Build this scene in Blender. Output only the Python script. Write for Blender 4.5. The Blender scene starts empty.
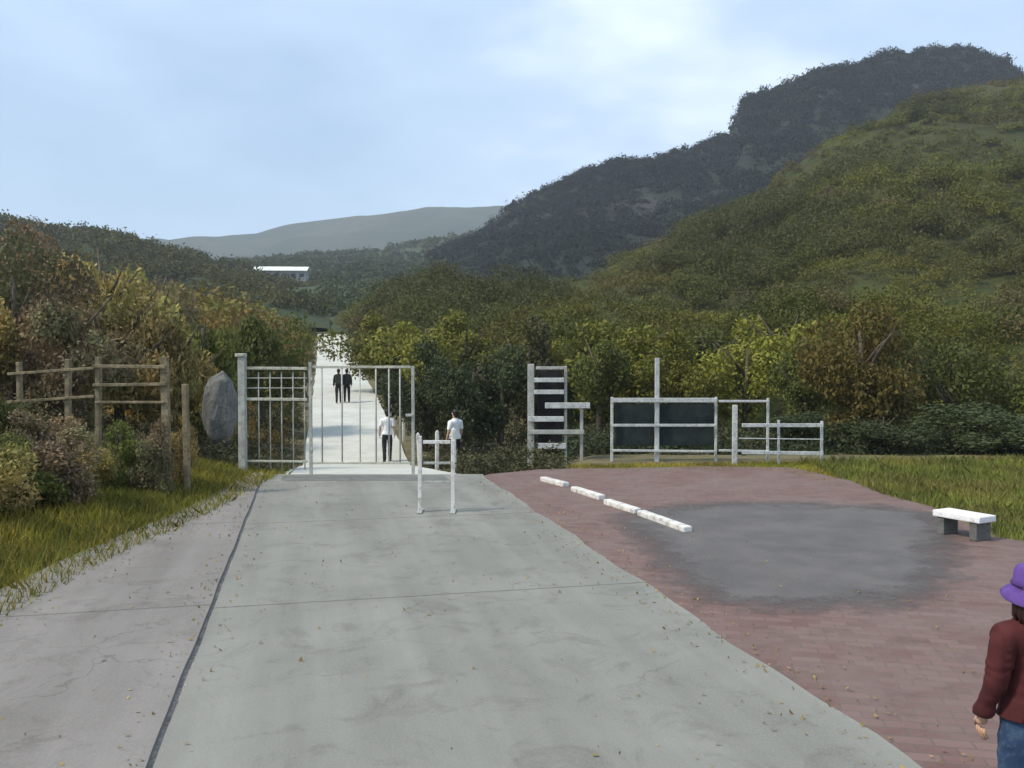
import bpy, bmesh, math, random
import numpy as np
from mathutils import Vector, Matrix, noise as mnoise

random.seed(7)
rng = np.random.default_rng(11)
SC = bpy.context.scene
COL = SC.collection
R = math.radians

# ------------------------------------------------------------------ view
F, CX, CY, HORIZ, EYE = 887.0, 512.0, 384.0, 359.0, 2.2
PITCH = math.atan((CY - HORIZ) / F)

def ray(px, py):
    a, b = (px - CX) / F, -(py - CY) / F
    return Vector((a, math.cos(PITCH) + b * math.sin(PITCH), -math.sin(PITCH) + b * math.cos(PITCH)))

def G(px, py, z=0.0):
    r = ray(px, py)
    t = (z - EYE) / r.z
    return Vector((r.x * t, r.y * t, z))

def D(px, py, d):
    r = ray(px, py)
    t = d / r.y
    return Vector((r.x * t, d, EYE + r.z * t))

def zpx(py, d):
    return D(CX, py, d).z

# ------------------------------------------------------------------ nodes and materials
def new_mat(name):
    m = bpy.data.materials.new(name)
    m.use_nodes = True
    nt = m.node_tree
    return m, nt, nt.nodes['Principled BSDF'], nt.nodes['Material Output']

def nd(nt, typ, **kw):
    n = nt.nodes.new(typ)
    for k, v in kw.items():
        setattr(n, k, v)
    return n

def noise_fac(nt, scale, detail=5, rough=.6, coord='pos', dist=0.0, stretch=None):
    if coord == 'pos':
        g = nd(nt, 'ShaderNodeNewGeometry'); src = g.outputs['Position']
    else:
        g = nd(nt, 'ShaderNodeTexCoord'); src = g.outputs['Object']
    if stretch:
        mp = nd(nt, 'ShaderNodeMapping'); mp.inputs['Scale'].default_value = stretch
        nt.links.new(src, mp.inputs['Vector']); src = mp.outputs['Vector']
    n = nd(nt, 'ShaderNodeTexNoise')
    n.inputs['Scale'].default_value = scale
    n.inputs['Detail'].default_value = detail
    n.inputs['Roughness'].default_value = rough
    n.inputs['Distortion'].default_value = dist
    nt.links.new(src, n.inputs['Vector'])
    return n.outputs['Fac']

def ramp(nt, fac, stops):
    r = nd(nt, 'ShaderNodeValToRGB')
    el = r.color_ramp.elements
    while len(el) < len(stops):
        el.new(0.5)
    for e, (p, c) in zip(el, stops):
        e.position = p
        e.color = (*c, 1) if len(c) == 3 else c
    nt.links.new(fac, r.inputs['Fac'])
    return r.outputs['Color']

def mixc(nt, fac, a, b, mode='MIX'):
    m = nd(nt, 'ShaderNodeMix', data_type='RGBA', blend_type=mode)
    if isinstance(fac, (int, float)):
        m.inputs[0].default_value = fac
    else:
        nt.links.new(fac, m.inputs[0])
    for sock, v in ((m.inputs[6], a), (m.inputs[7], b)):
        if isinstance(v, tuple):
            sock.default_value = (*v, 1)
        else:
            nt.links.new(v, sock)
    return m.outputs[2]

def bump(nt, bsdf, h, strength=.4, dist=.02):
    b = nd(nt, 'ShaderNodeBump')
    b.inputs['Strength'].default_value = strength
    b.inputs['Distance'].default_value = dist
    nt.links.new(h, b.inputs['Height'])
    nt.links.new(b.outputs['Normal'], bsdf.inputs['Normal'])

def surf(name, c1, c2, scale=3, rough=.85, c3=None, scale2=25, bs=.35, bd=.01, coord='pos', metal=0.0, stretch=None):
    m, nt, b, o = new_mat(name)
    f = noise_fac(nt, scale, 6, .62, coord, stretch=stretch)
    col = ramp(nt, f, [(.36, c1), (.64, c2)])
    f2 = noise_fac(nt, scale2, 4, .7, coord, stretch=stretch)
    if c3:
        k = ramp(nt, f2, [(.5, (0, 0, 0)), (.68, (1, 1, 1))])
        col = mixc(nt, k, col, c3)
    nt.links.new(col, b.inputs['Base Color'])
    b.inputs['Roughness'].default_value = rough
    b.inputs['Metallic'].default_value = metal
    b.inputs['Specular IOR Level'].default_value = .3
    bump(nt, b, f2, bs, bd)
    return m

def leaf_mat(name, cols, patch=None, pscale=.05, trans=.25, cmin=.62, vary=None):
    """cols: list of colours picked leaf by leaf; patch: colour of larger clumps of another kind."""
    m, nt, b, o = new_mat(name)
    g = nd(nt, 'ShaderNodeNewGeometry')
    n = len(cols)
    col = ramp(nt, g.outputs['Random Per Island'], [(i / max(1, n - 1), c) for i, c in enumerate(cols)])
    if patch:
        f = noise_fac(nt, pscale, 4, .6)
        k = ramp(nt, f, [(.47, (0, 0, 0)), (.6, (1, 1, 1))])
        col = mixc(nt, k, col, patch)
    if vary:
        vf = noise_fac(nt, vary, 5, .65)
        col = mixc(nt, 1.0, col, ramp(nt, vf, [(.34, (.5, .54, .55)), (.66, (1.45, 1.4, 1.3))]), 'MULTIPLY')
    oi = nd(nt, 'ShaderNodeObjectInfo')
    hv = nd(nt, 'ShaderNodeMapRange')
    hv.inputs['To Min'].default_value = cmin; hv.inputs['To Max'].default_value = 1.15
    nt.links.new(oi.outputs['Random'], hv.inputs['Value'])
    hs = nd(nt, 'ShaderNodeHueSaturation')
    nt.links.new(hv.outputs['Result'], hs.inputs['Value'])
    nt.links.new(col, hs.inputs['Color'])
    col = hs.outputs['Color']
    nt.links.new(col, b.inputs['Base Color'])
    b.inputs['Roughness'].default_value = .65
    b.inputs['Specular IOR Level'].default_value = .25
    t = nd(nt, 'ShaderNodeBsdfTranslucent')
    nt.links.new(col, t.inputs['Color'])
    mx = nd(nt, 'ShaderNodeMixShader')
    mx.inputs['Fac'].default_value = trans
    nt.links.new(b.outputs['BSDF'], mx.inputs[1]); nt.links.new(t.outputs['BSDF'], mx.inputs[2])
    nt.links.new(mx.outputs['Shader'], o.inputs['Surface'])
    return m

M = {}

# ------------------------------------------------------------------ object helpers
def link(o, parent=None):
    COL.objects.link(o)
    if parent:
        o.parent = parent
    return o

def tag(o, label=None, cat=None, group=None, kind=None):
    if label: o['label'] = label
    if cat: o['category'] = cat
    if group: o['group'] = group
    if kind: o['kind'] = kind
    return o

def empty(name, loc, rz=0.0):
    o = bpy.data.objects.new(name, None)
    o.location = loc; o.rotation_euler = (0, 0, rz)
    o.empty_display_size = .3
    return link(o)

def copy_tree(o, parent=None):
    c = o.copy(); COL.objects.link(c)
    if parent: c.parent = parent
    for ch in list(o.children):
        copy_tree(ch, c)
    return c

def mesh_from(name, verts, faces, mat, smooth=False, parent=None):
    me = bpy.data.meshes.new(name)
    me.from_pydata([tuple(v) for v in verts], [], faces)
    me.materials.append(mat)
    if smooth:
        for p in me.polygons: p.use_smooth = True
    me.update()
    return link(bpy.data.objects.new(name, me), parent)

def np_mesh(name, co, nper, mat):
    """co: (n*nper,3) array, every nper vertices one face."""
    n = len(co) // nper
    me = bpy.data.meshes.new(name)
    me.vertices.add(len(co)); me.vertices.foreach_set('co', np.asarray(co, dtype=np.float32).ravel())
    me.loops.add(len(co)); me.loops.foreach_set('vertex_index', np.arange(len(co), dtype=np.int32))
    me.polygons.add(n)
    me.polygons.foreach_set('loop_start', np.arange(0, len(co), nper, dtype=np.int32))
    me.polygons.foreach_set('loop_total', np.full(n, nper, dtype=np.int32))
    me.materials.append(mat)
    me.update(calc_edges=True)
    return me

class MB:
    def __init__(s): s.bm = bmesh.new()
    def box(s, c, size, rz=0.0, bev=.006, rx=0.0, ry=0.0):
        t = bmesh.new()
        bmesh.ops.create_cube(t, size=1)
        bmesh.ops.scale(t, vec=size, verts=t.verts)
        if bev:
            bmesh.ops.bevel(t, geom=t.edges[:], offset=min(bev, min(size) * .3), segments=2, affect='EDGES', profile=.6)
        mt = Matrix.Translation(c) @ Matrix.Rotation(rz, 4, 'Z') @ Matrix.Rotation(rx, 4, 'X') @ Matrix.Rotation(ry, 4, 'Y')
        bmesh.ops.transform(t, matrix=mt, verts=t.verts)
        s._take(t); return s
    def _take(s, t):
        me = bpy.data.meshes.new('t'); t.to_mesh(me); t.free()
        s.bm.from_mesh(me); bpy.data.meshes.remove(me)
    def beam(s, p, q, w, h, bev=.006, sag=0.0):
        p, q = Vector(p), Vector(q)
        d = q - p
        t = bmesh.new()
        bmesh.ops.create_cube(t, size=1)
        bmesh.ops.scale(t, vec=(d.length, w, h), verts=t.verts)
        if bev:
            bmesh.ops.bevel(t, geom=t.edges[:], offset=min(bev, min(w, h) * .3), segments=2, affect='EDGES', profile=.6)
        x = d.normalized()
        up = Vector((0, 0, 1)) if abs(x.z) < .9 else Vector((0, 1, 0))
        y = up.cross(x).normalized(); z = x.cross(y)
        mt = Matrix.Translation((p + q) / 2) @ Matrix((x, y, z)).transposed().to_4x4()
        bmesh.ops.transform(t, matrix=mt, verts=t.verts)
        s._take(t); return s
    def tube(s, pts, rad, n=8, caps=True):
        pts = [Vector(p) for p in pts]
        if isinstance(rad, (int, float)): rad = [rad] * len(pts)
        rings = []
        ref = Vector((0, 0, 1))
        for i, p in enumerate(pts):
            d = (pts[min(i + 1, len(pts) - 1)] - pts[max(i - 1, 0)]).normalized()
            r0 = ref if abs(d.dot(ref)) < .95 else Vector((1, 0, 0))
            a = d.cross(r0).normalized(); b = a.cross(d)
            rings.append([s.bm.verts.new(p + (a * math.cos(k * 2 * math.pi / n) + b * math.sin(k * 2 * math.pi / n)) * rad[i]) for k in range(n)])
        for r1, r2 in zip(rings, rings[1:]):
            for k in range(n):
                f = s.bm.faces.new((r1[k], r1[(k + 1) % n], r2[(k + 1) % n], r2[k])); f.smooth = True
        if caps:
            s.bm.faces.new(rings[0]); s.bm.faces.new(rings[-1][::-1])
        return s
    def ball(s, c, r, sc=(1, 1, 1), n=12, m=8):
        t = bmesh.new()
        bmesh.ops.create_uvsphere(t, u_segments=n, v_segments=m, radius=r)
        bmesh.ops.scale(t, vec=sc, verts=t.verts); bmesh.ops.translate(t, vec=c, verts=t.verts)
        for f in t.faces: f.smooth = True
        s._take(t); return s
    def build(s, name, mat, parent=None):
        bmesh.ops.recalc_face_normals(s.bm, faces=s.bm.faces[:])
        me = bpy.data.meshes.new(name); s.bm.to_mesh(me); s.bm.free()
        me.materials.append(mat)
        return link(bpy.data.objects.new(name, me), parent)

# ------------------------------------------------------------------ materials
M['concrete'] = None
def concrete(name, c1, c2, dark, speck, joints=None):
    m, nt, b, o = new_mat(name)
    big = noise_fac(nt, .55, 6, .65, dist=.4)
    col = ramp(nt, big, [(.34, c1), (.66, c2)])
    st = noise_fac(nt, 1.7, 8, .72, dist=1.0)
    k = ramp(nt, st, [(.52, (0, 0, 0)), (.68, (.85, .85, .85))])
    col = mixc(nt, k, col, dark)
    fine = noise_fac(nt, 60, 3, .7)
    col = mixc(nt, ramp(nt, fine, [(.45, (0, 0, 0)), (.75, (.6, .6, .6))]), col, speck)
    vn = nd(nt, 'ShaderNodeTexVoronoi', feature='DISTANCE_TO_EDGE')
    vn.inputs['Scale'].default_value = .55
    g = nd(nt, 'ShaderNodeNewGeometry')
    nz = nd(nt, 'ShaderNodeTexNoise'); nz.inputs['Scale'].default_value = 2.0; nz.inputs['Detail'].default_value = 5
    nt.links.new(g.outputs['Position'], nz.inputs['Vector'])
    ad = nd(nt, 'ShaderNodeVectorMath', operation='ADD')
    nt.links.new(g.outputs['Position'], ad.inputs[0]); nt.links.new(nz.outputs['Color'], ad.inputs[1])
    nt.links.new(ad.outputs['Vector'], vn.inputs['Vector'])
    ck = ramp(nt, vn.outputs['Distance'], [(.0, (.5, .5, .5)), (.007, (0, 0, 0))])
    ck = mixc(nt, ramp(nt, noise_fac(nt, .45, 3), [(.5, (0, 0, 0)), (.58, (1, 1, 1))]), (0., 0., 0.), ck)
    col = mixc(nt, ck, col, (dark[0] * .5, dark[1] * .5, dark[2] * .5))
    nt.links.new(col, b.inputs['Base Color'])
    b.inputs['Roughness'].default_value = .88
    b.inputs['Specular IOR Level'].default_value = .25
    bump(nt, b, fine, .35, .006)
    return m

M['road'] = concrete('concrete_road', (0.1842, 0.1860, 0.1649), (0.2347, 0.2354, 0.2110), (0.1391, 0.1392, 0.1214), (0.2868, 0.2808, 0.2512))
def wear(m, dark):
    nt = m.node_tree; b = nt.nodes['Principled BSDF']
    src = b.inputs['Base Color'].links[0].from_socket
    g = nd(nt, 'ShaderNodeNewGeometry'); mp = nd(nt, 'ShaderNodeMapping')
    mp.inputs['Rotation'].default_value = (0, 0, -math.atan2(.2229, .9748))
    nt.links.new(g.outputs['Position'], mp.inputs['Vector'])
    # along-the-road streaks
    mp2 = nd(nt, 'ShaderNodeMapping'); mp2.inputs['Scale'].default_value = (1.6, .11, 1)
    nt.links.new(mp.outputs['Vector'], mp2.inputs['Vector'])
    n = nd(nt, 'ShaderNodeTexNoise'); n.inputs['Scale'].default_value = 1.0; n.inputs['Detail'].default_value = 6; n.inputs['Roughness'].default_value = .6
    nt.links.new(mp2.outputs['Vector'], n.inputs['Vector'])
    col = mixc(nt, 1.0, src, ramp(nt, n.outputs['Fac'], [(.36, (.86, .86, .86)), (.64, (1.09, 1.09, 1.1))]), 'MULTIPLY')
    # dark spots and damp patches
    n2 = noise_fac(nt, .9, 7, .72, dist=1.6)
    col = mixc(nt, ramp(nt, n2, [(.6, (0, 0, 0)), (.7, (.5, .5, .5))]), col, dark)
    # sealed joints every four metres, their edges crumbling
    sp = nd(nt, 'ShaderNodeSeparateXYZ'); nt.links.new(mp.outputs['Vector'], sp.inputs[0])
    nz = noise_fac(nt, 4.0, 5, .7)
    a = nd(nt, 'ShaderNodeMath', operation='MULTIPLY_ADD'); a.inputs[1].default_value = .05
    nt.links.new(nz, a.inputs[0]); nt.links.new(sp.outputs['Y'], a.inputs[2])
    pp_ = nd(nt, 'ShaderNodeMath', operation='PINGPONG'); pp_.inputs[1].default_value = 2.05
    nt.links.new(a.outputs[0], pp_.inputs[0])
    j_ = ramp(nt, pp_.outputs[0], [(.0, (.6, .6, .6)), (.012, (.5, .5, .5)), (.02, (0, 0, 0))])
    col = mixc(nt, j_, col, (dark[0] * .55, dark[1] * .55, dark[2] * .5))
    nt.links.new(col, b.inputs['Base Color'])
wear(M['road'], (0.1066, 0.1102, 0.0948))
M['lane'] = concrete('concrete_lane', (0.4200, 0.4297, 0.3843), (0.5320, 0.5388, 0.4868), (0.3500, 0.3546, 0.3202), (0.5880, 0.5729, 0.5124))
M['path'] = concrete('concrete_path', (0.1736, 0.1608, 0.1488), (0.2226, 0.2069, 0.1939), (0.1336, 0.1234, 0.1122), (0.2760, 0.2564, 0.2381))
wear(M['path'], (0.1050, 0.0984, 0.0907))
M['dirt'] = surf('gutter_dirt', (0.1747, 0.1601, 0.1431), (0.3492, 0.3056, 0.2702), 6, .95, (0.4948, 0.4657, 0.4133), 40, .8, .02)
M['threshold'] = surf('threshold_concrete', (.12, .125, .115), (.17, .178, .165), 3, .9, (.1, .1, .09), 30)
M['asphalt'] = surf('asphalt', (0.0903, 0.0843, 0.0833), (0.1290, 0.1204, 0.1182), 1.6, .9, (0.1634, 0.1531, 0.1487), 70, .6, .008)
M['white'] = surf('white_paint', (.56, .55, .52), (.74, .73, .7), 4, .6, (.3, .28, .24), 9, .2, .004)
M['bench'] = surf('white_concrete', (.72, .72, .76), (.82, .82, .84), 5, .7, (.55, .54, .54), 20, .25, .004)
M['wood'] = surf('weathered_wood', (.17, .155, .1), (.3, .275, .19), 3, .85, (.1, .085, .055), 18, .5, .006, 'obj', stretch=(1, 6, 6))
M['brownwood'] = surf('brown_wood', (0.1500, 0.1250, 0.0720), (0.3000, 0.2500, 0.1560), 4, .9, (0.0875, 0.0688, 0.0420), 20, .5, .006)
M['galv'] = surf('grey_metal', (0.3120, 0.3250, 0.3055), (0.4550, 0.4680, 0.4290), 5, .6, (0.2600, 0.2470, 0.2080), 16, .2, .003, metal=.1)
M['palegate'] = surf('pale_painted_metal', (0.3640, 0.3705, 0.2970), (0.5460, 0.5460, 0.4590), 5, .65, (0.2340, 0.2080, 0.1485), 18, .2, .003)
M['railgrey'] = surf('grey_fence_paint', (0.4025, 0.4255, 0.4255), (0.5750, 0.5980, 0.5865), 4, .7, (0.2530, 0.2530, 0.2300), 18, .25, .004)
M['darkpanel'] = surf('dark_panel_surface', (0.0135, 0.0204, 0.0210), (0.0263, 0.0382, 0.0385), 5, .8, (0.0090, 0.0153, 0.0126), 40, .4, .004)
M['stone'] = surf('grey_stone', (.1, .1, .098), (.17, .17, .165), 3, .9, (.07, .08, .05), 15, .8, .02)
M['bark'] = surf('bark', (.06, .048, .035), (.13, .105, .08), 8, .95, (.045, .04, .03), 30, 1, .02)
M['roofpale'] = surf('pale_roof', (.6, .62, .6), (.75, .77, .74), .4, .6)
M['wallgrey'] = surf('building_wall', (.3, .31, .29), (.42, .43, .4), .5, .85)
M['windark'] = surf('dark_window', (.03, .035, .04), (.06, .065, .07), 1, .3)

def brickmat():
    m, nt, b, o = new_mat('red_brown_pavers')
    g = nd(nt, 'ShaderNodeNewGeometry')
    mp = nd(nt, 'ShaderNodeMapping'); mp.inputs['Rotation'].default_value = (0, 0, R(12))
    nt.links.new(g.outputs['Position'], mp.inputs['Vector'])
    br = nd(nt, 'ShaderNodeTexBrick')
    br.inputs['Scale'].default_value = 1.0
    br.inputs['Brick Width'].default_value = .22; br.inputs['Row Height'].default_value = .11
    br.inputs['Mortar Size'].default_value = .008
    br.inputs['Color1'].default_value = (.145, .084, .075, 1); br.inputs['Color2'].default_value = (.19, .12, .108, 1)
    br.inputs['Mortar'].default_value = (.122, .092, .08, 1)
    nt.links.new(mp.outputs['Vector'], br.inputs['Vector'])
    f = noise_fac(nt, .8, 6, .7, dist=.6)
    col = mixc(nt, ramp(nt, f, [(.4, (0, 0, 0)), (.68, (.6, .6, .6))]), br.outputs['Color'], (.185, .155, .142))
    f2 = noise_fac(nt, 3, 6, .7)
    col = mixc(nt, ramp(nt, f2, [(.52, (0, 0, 0)), (.7, (.6, .6, .6))]), col, (.1, .072, .063))
    nt.links.new(col, b.inputs['Base Color'])
    b.inputs['Roughness'].default_value = .88
    b.inputs['Specular IOR Level'].default_value = .25
    bump(nt, b, br.outputs['Fac'], -.4, .004)
    return m
M['brick'] = brickmat()

def terrain_mat(name, a, b_, c, s1, s2, rock=None, rs=.02):
    m, nt, b, o = new_mat(name)
    f = noise_fac(nt, s1, 8, .65, dist=.5)
    col = ramp(nt, f, [(.38, a), (.6, b_)])
    f2 = noise_fac(nt, s2, 6, .7)
    col = mixc(nt, ramp(nt, f2, [(.48, (0, 0, 0)), (.66, (1, 1, 1))]), col, c)
    if rock:
        f3 = noise_fac(nt, rs, 8, .7, dist=.8)
        col = mixc(nt, ramp(nt, f3, [(.56, (0, 0, 0)), (.62, (1, 1, 1))]), col, rock)
    nt.links.new(col, b.inputs['Base Color'])
    b.inputs['Roughness'].default_value = .95
    b.inputs['Specular IOR Level'].default_value = .1
    bump(nt, b, f2, .8, .3 / max(s2, .1))
    return m
M['soil'] = terrain_mat('soil', (.1, .085, .045), (.15, .135, .07), (.19, .16, .11), .6, 5)
M['nearhill'] = terrain_mat('hillside_scrub', (0.0363, 0.0407, 0.0138), (0.0565, 0.0581, 0.0229), (0.0485, 0.0678, 0.0168), .05, .4)
M['ridge'] = terrain_mat('rocky_ridge', (.018, .026, .019), (.026, .032, .024), (.018, .026, .016), .02, .12, (.05, .048, .046), .022)  # ground colours kept dark for cloud shade over the ridge
M['valley'] = terrain_mat('valley_side', (.055, .075, .04), (.08, .095, .05), (.05, .065, .04), .02, .15)
M['lefthill'] = terrain_mat('wooded_hill', (.035, .05, .025), (.06, .065, .03), (.05, .06, .03), .03, .2)
M['farhill'] = terrain_mat('far_hill', (.05, .065, .05), (.075, .085, .06), (.05, .06, .05), .006, .04)

M['scrubdry'] = leaf_mat('dry_scrub_leaves', [(0.3232, 0.2198, 0.0796), (0.4494, 0.3210, 0.1211), (0.2714, 0.2198, 0.0796), (0.5376, 0.3891, 0.1753)], (0.2714, 0.2530, 0.0760), .35, vary=1.1)
M['grassdry'] = leaf_mat('dry_grass_blades', [(0.2867, 0.2468, 0.0390), (0.3808, 0.3146, 0.0601), (0.2285, 0.2129, 0.0305), (0.4570, 0.3411, 0.0950)], (0.2102, 0.2298, 0.0262), .5, vary=.8)
M['grass'] = leaf_mat('green_grass_blades', [(0.1688, 0.2057, 0.0378), (0.2237, 0.2493, 0.0509), (0.1462, 0.1784, 0.0339), (0.2463, 0.2378, 0.0764)], (0.1906, 0.1730, 0.0509), .5, vary=.9)
M['yellowgreen'] = leaf_mat('yellow_green_leaves', [(0.1850, 0.1964, 0.0247), (0.2510, 0.2467, 0.0351), (0.1507, 0.1660, 0.0285), (0.2841, 0.2606, 0.0503)])
M['midgreen'] = leaf_mat('mid_green_leaves', [(0.0927, 0.1167, 0.0247), (0.1403, 0.1593, 0.0342), (0.0837, 0.1054, 0.0228), (0.1674, 0.1768, 0.0399)])
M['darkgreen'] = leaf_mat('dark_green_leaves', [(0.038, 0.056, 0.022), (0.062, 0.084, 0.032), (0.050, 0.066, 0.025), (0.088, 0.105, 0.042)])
M['olivegrey'] = leaf_mat('olive_grey_leaves', [(0.102, 0.102, 0.046), (0.136, 0.131, 0.062), (0.088, 0.091, 0.039), (0.163, 0.157, 0.078)], vary=.8)
M['scrubred'] = leaf_mat('reddish_scrub_leaves', [(0.2513, 0.1628, 0.0951), (0.2983, 0.2034, 0.1211), (0.2041, 0.1465, 0.0865), (0.2669, 0.2116, 0.1298)], (0.1570, 0.1628, 0.0779), .5, vary=1.0)
M['autumn'] = leaf_mat('russet_leaves', [(0.1708, 0.1227, 0.0274), (0.2239, 0.1663, 0.0371), (0.1311, 0.1082, 0.0254), (0.1977, 0.1736, 0.0439)])
M['hillleaf'] = leaf_mat('hill_shrub_leaves', [(0.1028, 0.0913, 0.0166), (0.1246, 0.1073, 0.0212), (0.0935, 0.0859, 0.0166), (0.1324, 0.1073, 0.0242)], (0.1324, 0.1409, 0.0227), .018, vary=.07)
M['hillgreen'] = leaf_mat('hill_bush_leaves', [(0.0977, 0.1141, 0.0182), (0.1174, 0.1337, 0.0227), (0.0895, 0.1031, 0.0166), (0.1303, 0.1392, 0.0257)], (0.1547, 0.1601, 0.0242), .03, vary=.05)
M['beltleaf'] = leaf_mat('belt_shrub_leaves', [(.1, .125, .035), (.125, .15, .042), (.09, .11, .032), (.13, .15, .05)], (.15, .165, .04), .12)
M['hilldark'] = leaf_mat('hill_tree_leaves', [(0.0525, 0.0627, 0.0151), (0.0700, 0.0769, 0.0185), (0.0595, 0.0655, 0.0160), (0.0805, 0.0825, 0.0202)], (0.0875, 0.0855, 0.0202), .04)
M['hillbrown'] = leaf_mat('hill_dry_leaves', [(0.1202, 0.0889, 0.0330), (0.1365, 0.1045, 0.0413), (0.0983, 0.0783, 0.0289), (0.1092, 0.0920, 0.0347)], (0.0929, 0.0889, 0.0289), .04)
M['ridgeleaf'] = leaf_mat('ridge_tree_leaves', [(0.0062, 0.0118, 0.0044), (0.0083, 0.0151, 0.0051), (0.0079, 0.0124, 0.0056), (0.0104, 0.0165, 0.0062)], vary=.09)  # leaf colour darkened to stand in for cloud shade
M['valleyleaf'] = leaf_mat('valley_tree_leaves', [(0.060, 0.081, 0.027), (0.084, 0.103, 0.032), (0.054, 0.069, 0.027), (0.072, 0.086, 0.032)], (0.042, 0.057, 0.023), .02, vary=.07)
M['leftleaf'] = leaf_mat('left_hill_leaves', [(0.051, 0.063, 0.016), (0.072, 0.076, 0.018), (0.086, 0.076, 0.018), (0.064, 0.069, 0.018)], vary=.09)
M['slopeleaf'] = leaf_mat('left_slope_leaves', [(0.2587, 0.1635, 0.0330), (0.3105, 0.1919, 0.0451), (0.2214, 0.1635, 0.0330), (0.3622, 0.2293, 0.0605)], (0.2587, 0.2499, 0.0385), .06, vary=.3)

M['skin'] = surf('skin', (.42, .25, .17), (.5, .31, .22), 6, .55, None, 40, .05, .001, 'obj')
M['purple'] = surf('purple_cloth', (.085, .04, .2), (.13, .07, .28), 10, .85, None, 60, .3, .003, 'obj')
M['maroon'] = surf('dark_maroon_cloth', (.045, .008, .009), (.075, .015, .016), 7, .85, None, 50, .3, .003, 'obj')
M['denim'] = surf('navy_denim', (.012, .03, .075), (.03, .06, .12), 9, .85, (.06, .095, .15), 30, .3, .003, 'obj')
M['whitecloth'] = surf('white_cloth', (.7, .7, .7), (.8, .8, .8), 6, .85, None, 40, .2, .003, 'obj')
M['blackcloth'] = surf('black_cloth', (.008, .008, .01), (.02, .02, .022), 6, .85, None, 40, .2, .003, 'obj')
M['olivecloth'] = surf('olive_grey_cloth', (.03, .032, .022), (.05, .052, .038), 6, .85, None, 40, .2, .003, 'obj')
M['hair'] = surf('dark_hair', (.008, .006, .005), (.018, .013, .01), 20, .5, None, 80, .3, .002, 'obj', stretch=(1, 1, .1))
M['purpledark'] = surf('dark_purple_band', (.05, .022, .12), (.07, .035, .16), 10, .85, None, 60, .3, .003, 'obj')
M['hairred'] = surf('dark_brown_hair', (.016, .007, .006), (.035, .014, .012), 20, .45, None, 80, .3, .002, 'obj', stretch=(1, 1, .1))
M['shoe'] = surf('dark_shoe', (.02, .018, .016), (.05, .045, .04), 9, .7, None, 40, .2, .002, 'obj')
M['eyewhite'] = surf('eye', (.7, .68, .66), (.75, .73, .7), 6, .3, None, 40, 0, .001, 'obj')

# ------------------------------------------------------------------ plan of the place
RL1, RL2 = G(260, 485), G(150, 768)
RR1, RR2 = G(490, 480), G(880, 740)
def xon(a, b, y): return a.x + (b.x - a.x) * (y - a.y) / (b.y - a.y)
def road_l(y): return xon(RL1, RL2, y)
def road_r(y): return xon(RR1, RR2, y)
CREST = 16.9
FAR = [(28, 357, 465, 3.4), (44, 346, 403, 3.4), (70, 338, 366, 3.4), (112, 331.5, 334, 3.4)]
far_y = [CREST]; far_c = [(road_l(CREST) + road_r(CREST)) / 2]; far_z = [0.0]; far_w = [road_r(CREST) - road_l(CREST)]
for d, px, py, w in FAR:
    p = D(px, py, d); far_y.append(d); far_c.append(p.x); far_z.append(p.z); far_w.append(w)
far_y += [135, 170]; far_c += [far_c[-1] - 5, far_c[-1] - 16]; far_z += [far_z[-1] + .3, far_z[-1] - 1.5]; far_w += [3.4, 3.4]
def lane_c(y): return np.interp(y, far_y, far_c)
def lane_z(y):
    return np.interp(y, [-60, CREST - .5] + far_y[1:] + [400, 8000], [0, 0] + far_z[1:] + [3, -2])
VE = [G(-300, 752), G(0, 612), G(100, 560), G(210, 510), G(262, 479)]
ve_y = [v.y for v in VE]; ve_x = [v.x for v in VE]
def veg_edge(y):
    y = np.asarray(y, float)
    near = np.interp(y, ve_y[::1] if ve_y[0] < ve_y[-1] else ve_y[::-1], ve_x if ve_y[0] < ve_y[-1] else ve_x[::-1])
    far = lane_c(y) - np.interp(y, [CREST, 28, 200], [2.15, 1.9, 1.9])
    return np.where(y > 17.5, far, near)
def sstep(a, b, x):
    t = np.clip((np.asarray(x, float) - a) / (b - a), 0, 1)
    return t * t * (3 - 2 * t)
def H(x, y):
    x = np.asarray(x, float); y = np.asarray(y, float)
    sh = 4.5 * sstep(.3, 2.2, x)
    z = lane_z(y - sh) - .07
    u = np.clip(veg_edge(np.clip(y, 4.2, 400)) - x - .15, 0, None)
    bank = .2 * np.minimum(u, 9) + np.interp(np.clip(u - 9, 0, None), [0, 30, 80, 400], [0, 7, 15, 19]) * sstep(20, 70, y)
    z = z + bank
    out = np.maximum(u, np.clip(x - lane_c(y) - 2.2, 0, None) * (y > 22))
    z = z + np.sin(x * 1.7 + y * .6) * np.sin(y * 1.3 - x * .4) * .09 * np.clip(out, 0, 1.5)
    return z

# ground: one sheet in rings round the viewpoint, out past the hills
def build_ground():
    az = np.concatenate([np.linspace(-180, -50, 24, endpoint=False), np.linspace(-50, 50, 240, endpoint=False), np.linspace(50, 180, 24, endpoint=False)])
    rr = np.concatenate([[.3, 1, 2, 3], np.geomspace(4, 60, 120), np.geomspace(64, 2400, 56)])
    A, RR = np.meshgrid(np.radians(az), rr)
    X = RR * np.sin(A); Y = RR * np.cos(A)
    Z = H(X, Y)
    # level, and hidden below the paving, where the yard is
    flat = (X > veg_edge(np.clip(Y, 4.2, 17.4)) - .1) & (Y < 17.4)
    Z = np.where(flat, np.minimum(Z, -.07), Z)
    n, m = X.shape
    verts = np.stack([X, Y, Z], -1).reshape(-1, 3)
    faces = [(i * m + j, i * m + (j + 1) % m, (i + 1) * m + (j + 1) % m, (i + 1) * m + j) for i in range(n - 1) for j in range(m)]
    faces.append(tuple(range(m))[::-1])
    o = mesh_from('ground', verts, faces, M['soil'], True)
    tag(o, kind='structure')
build_ground()

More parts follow.
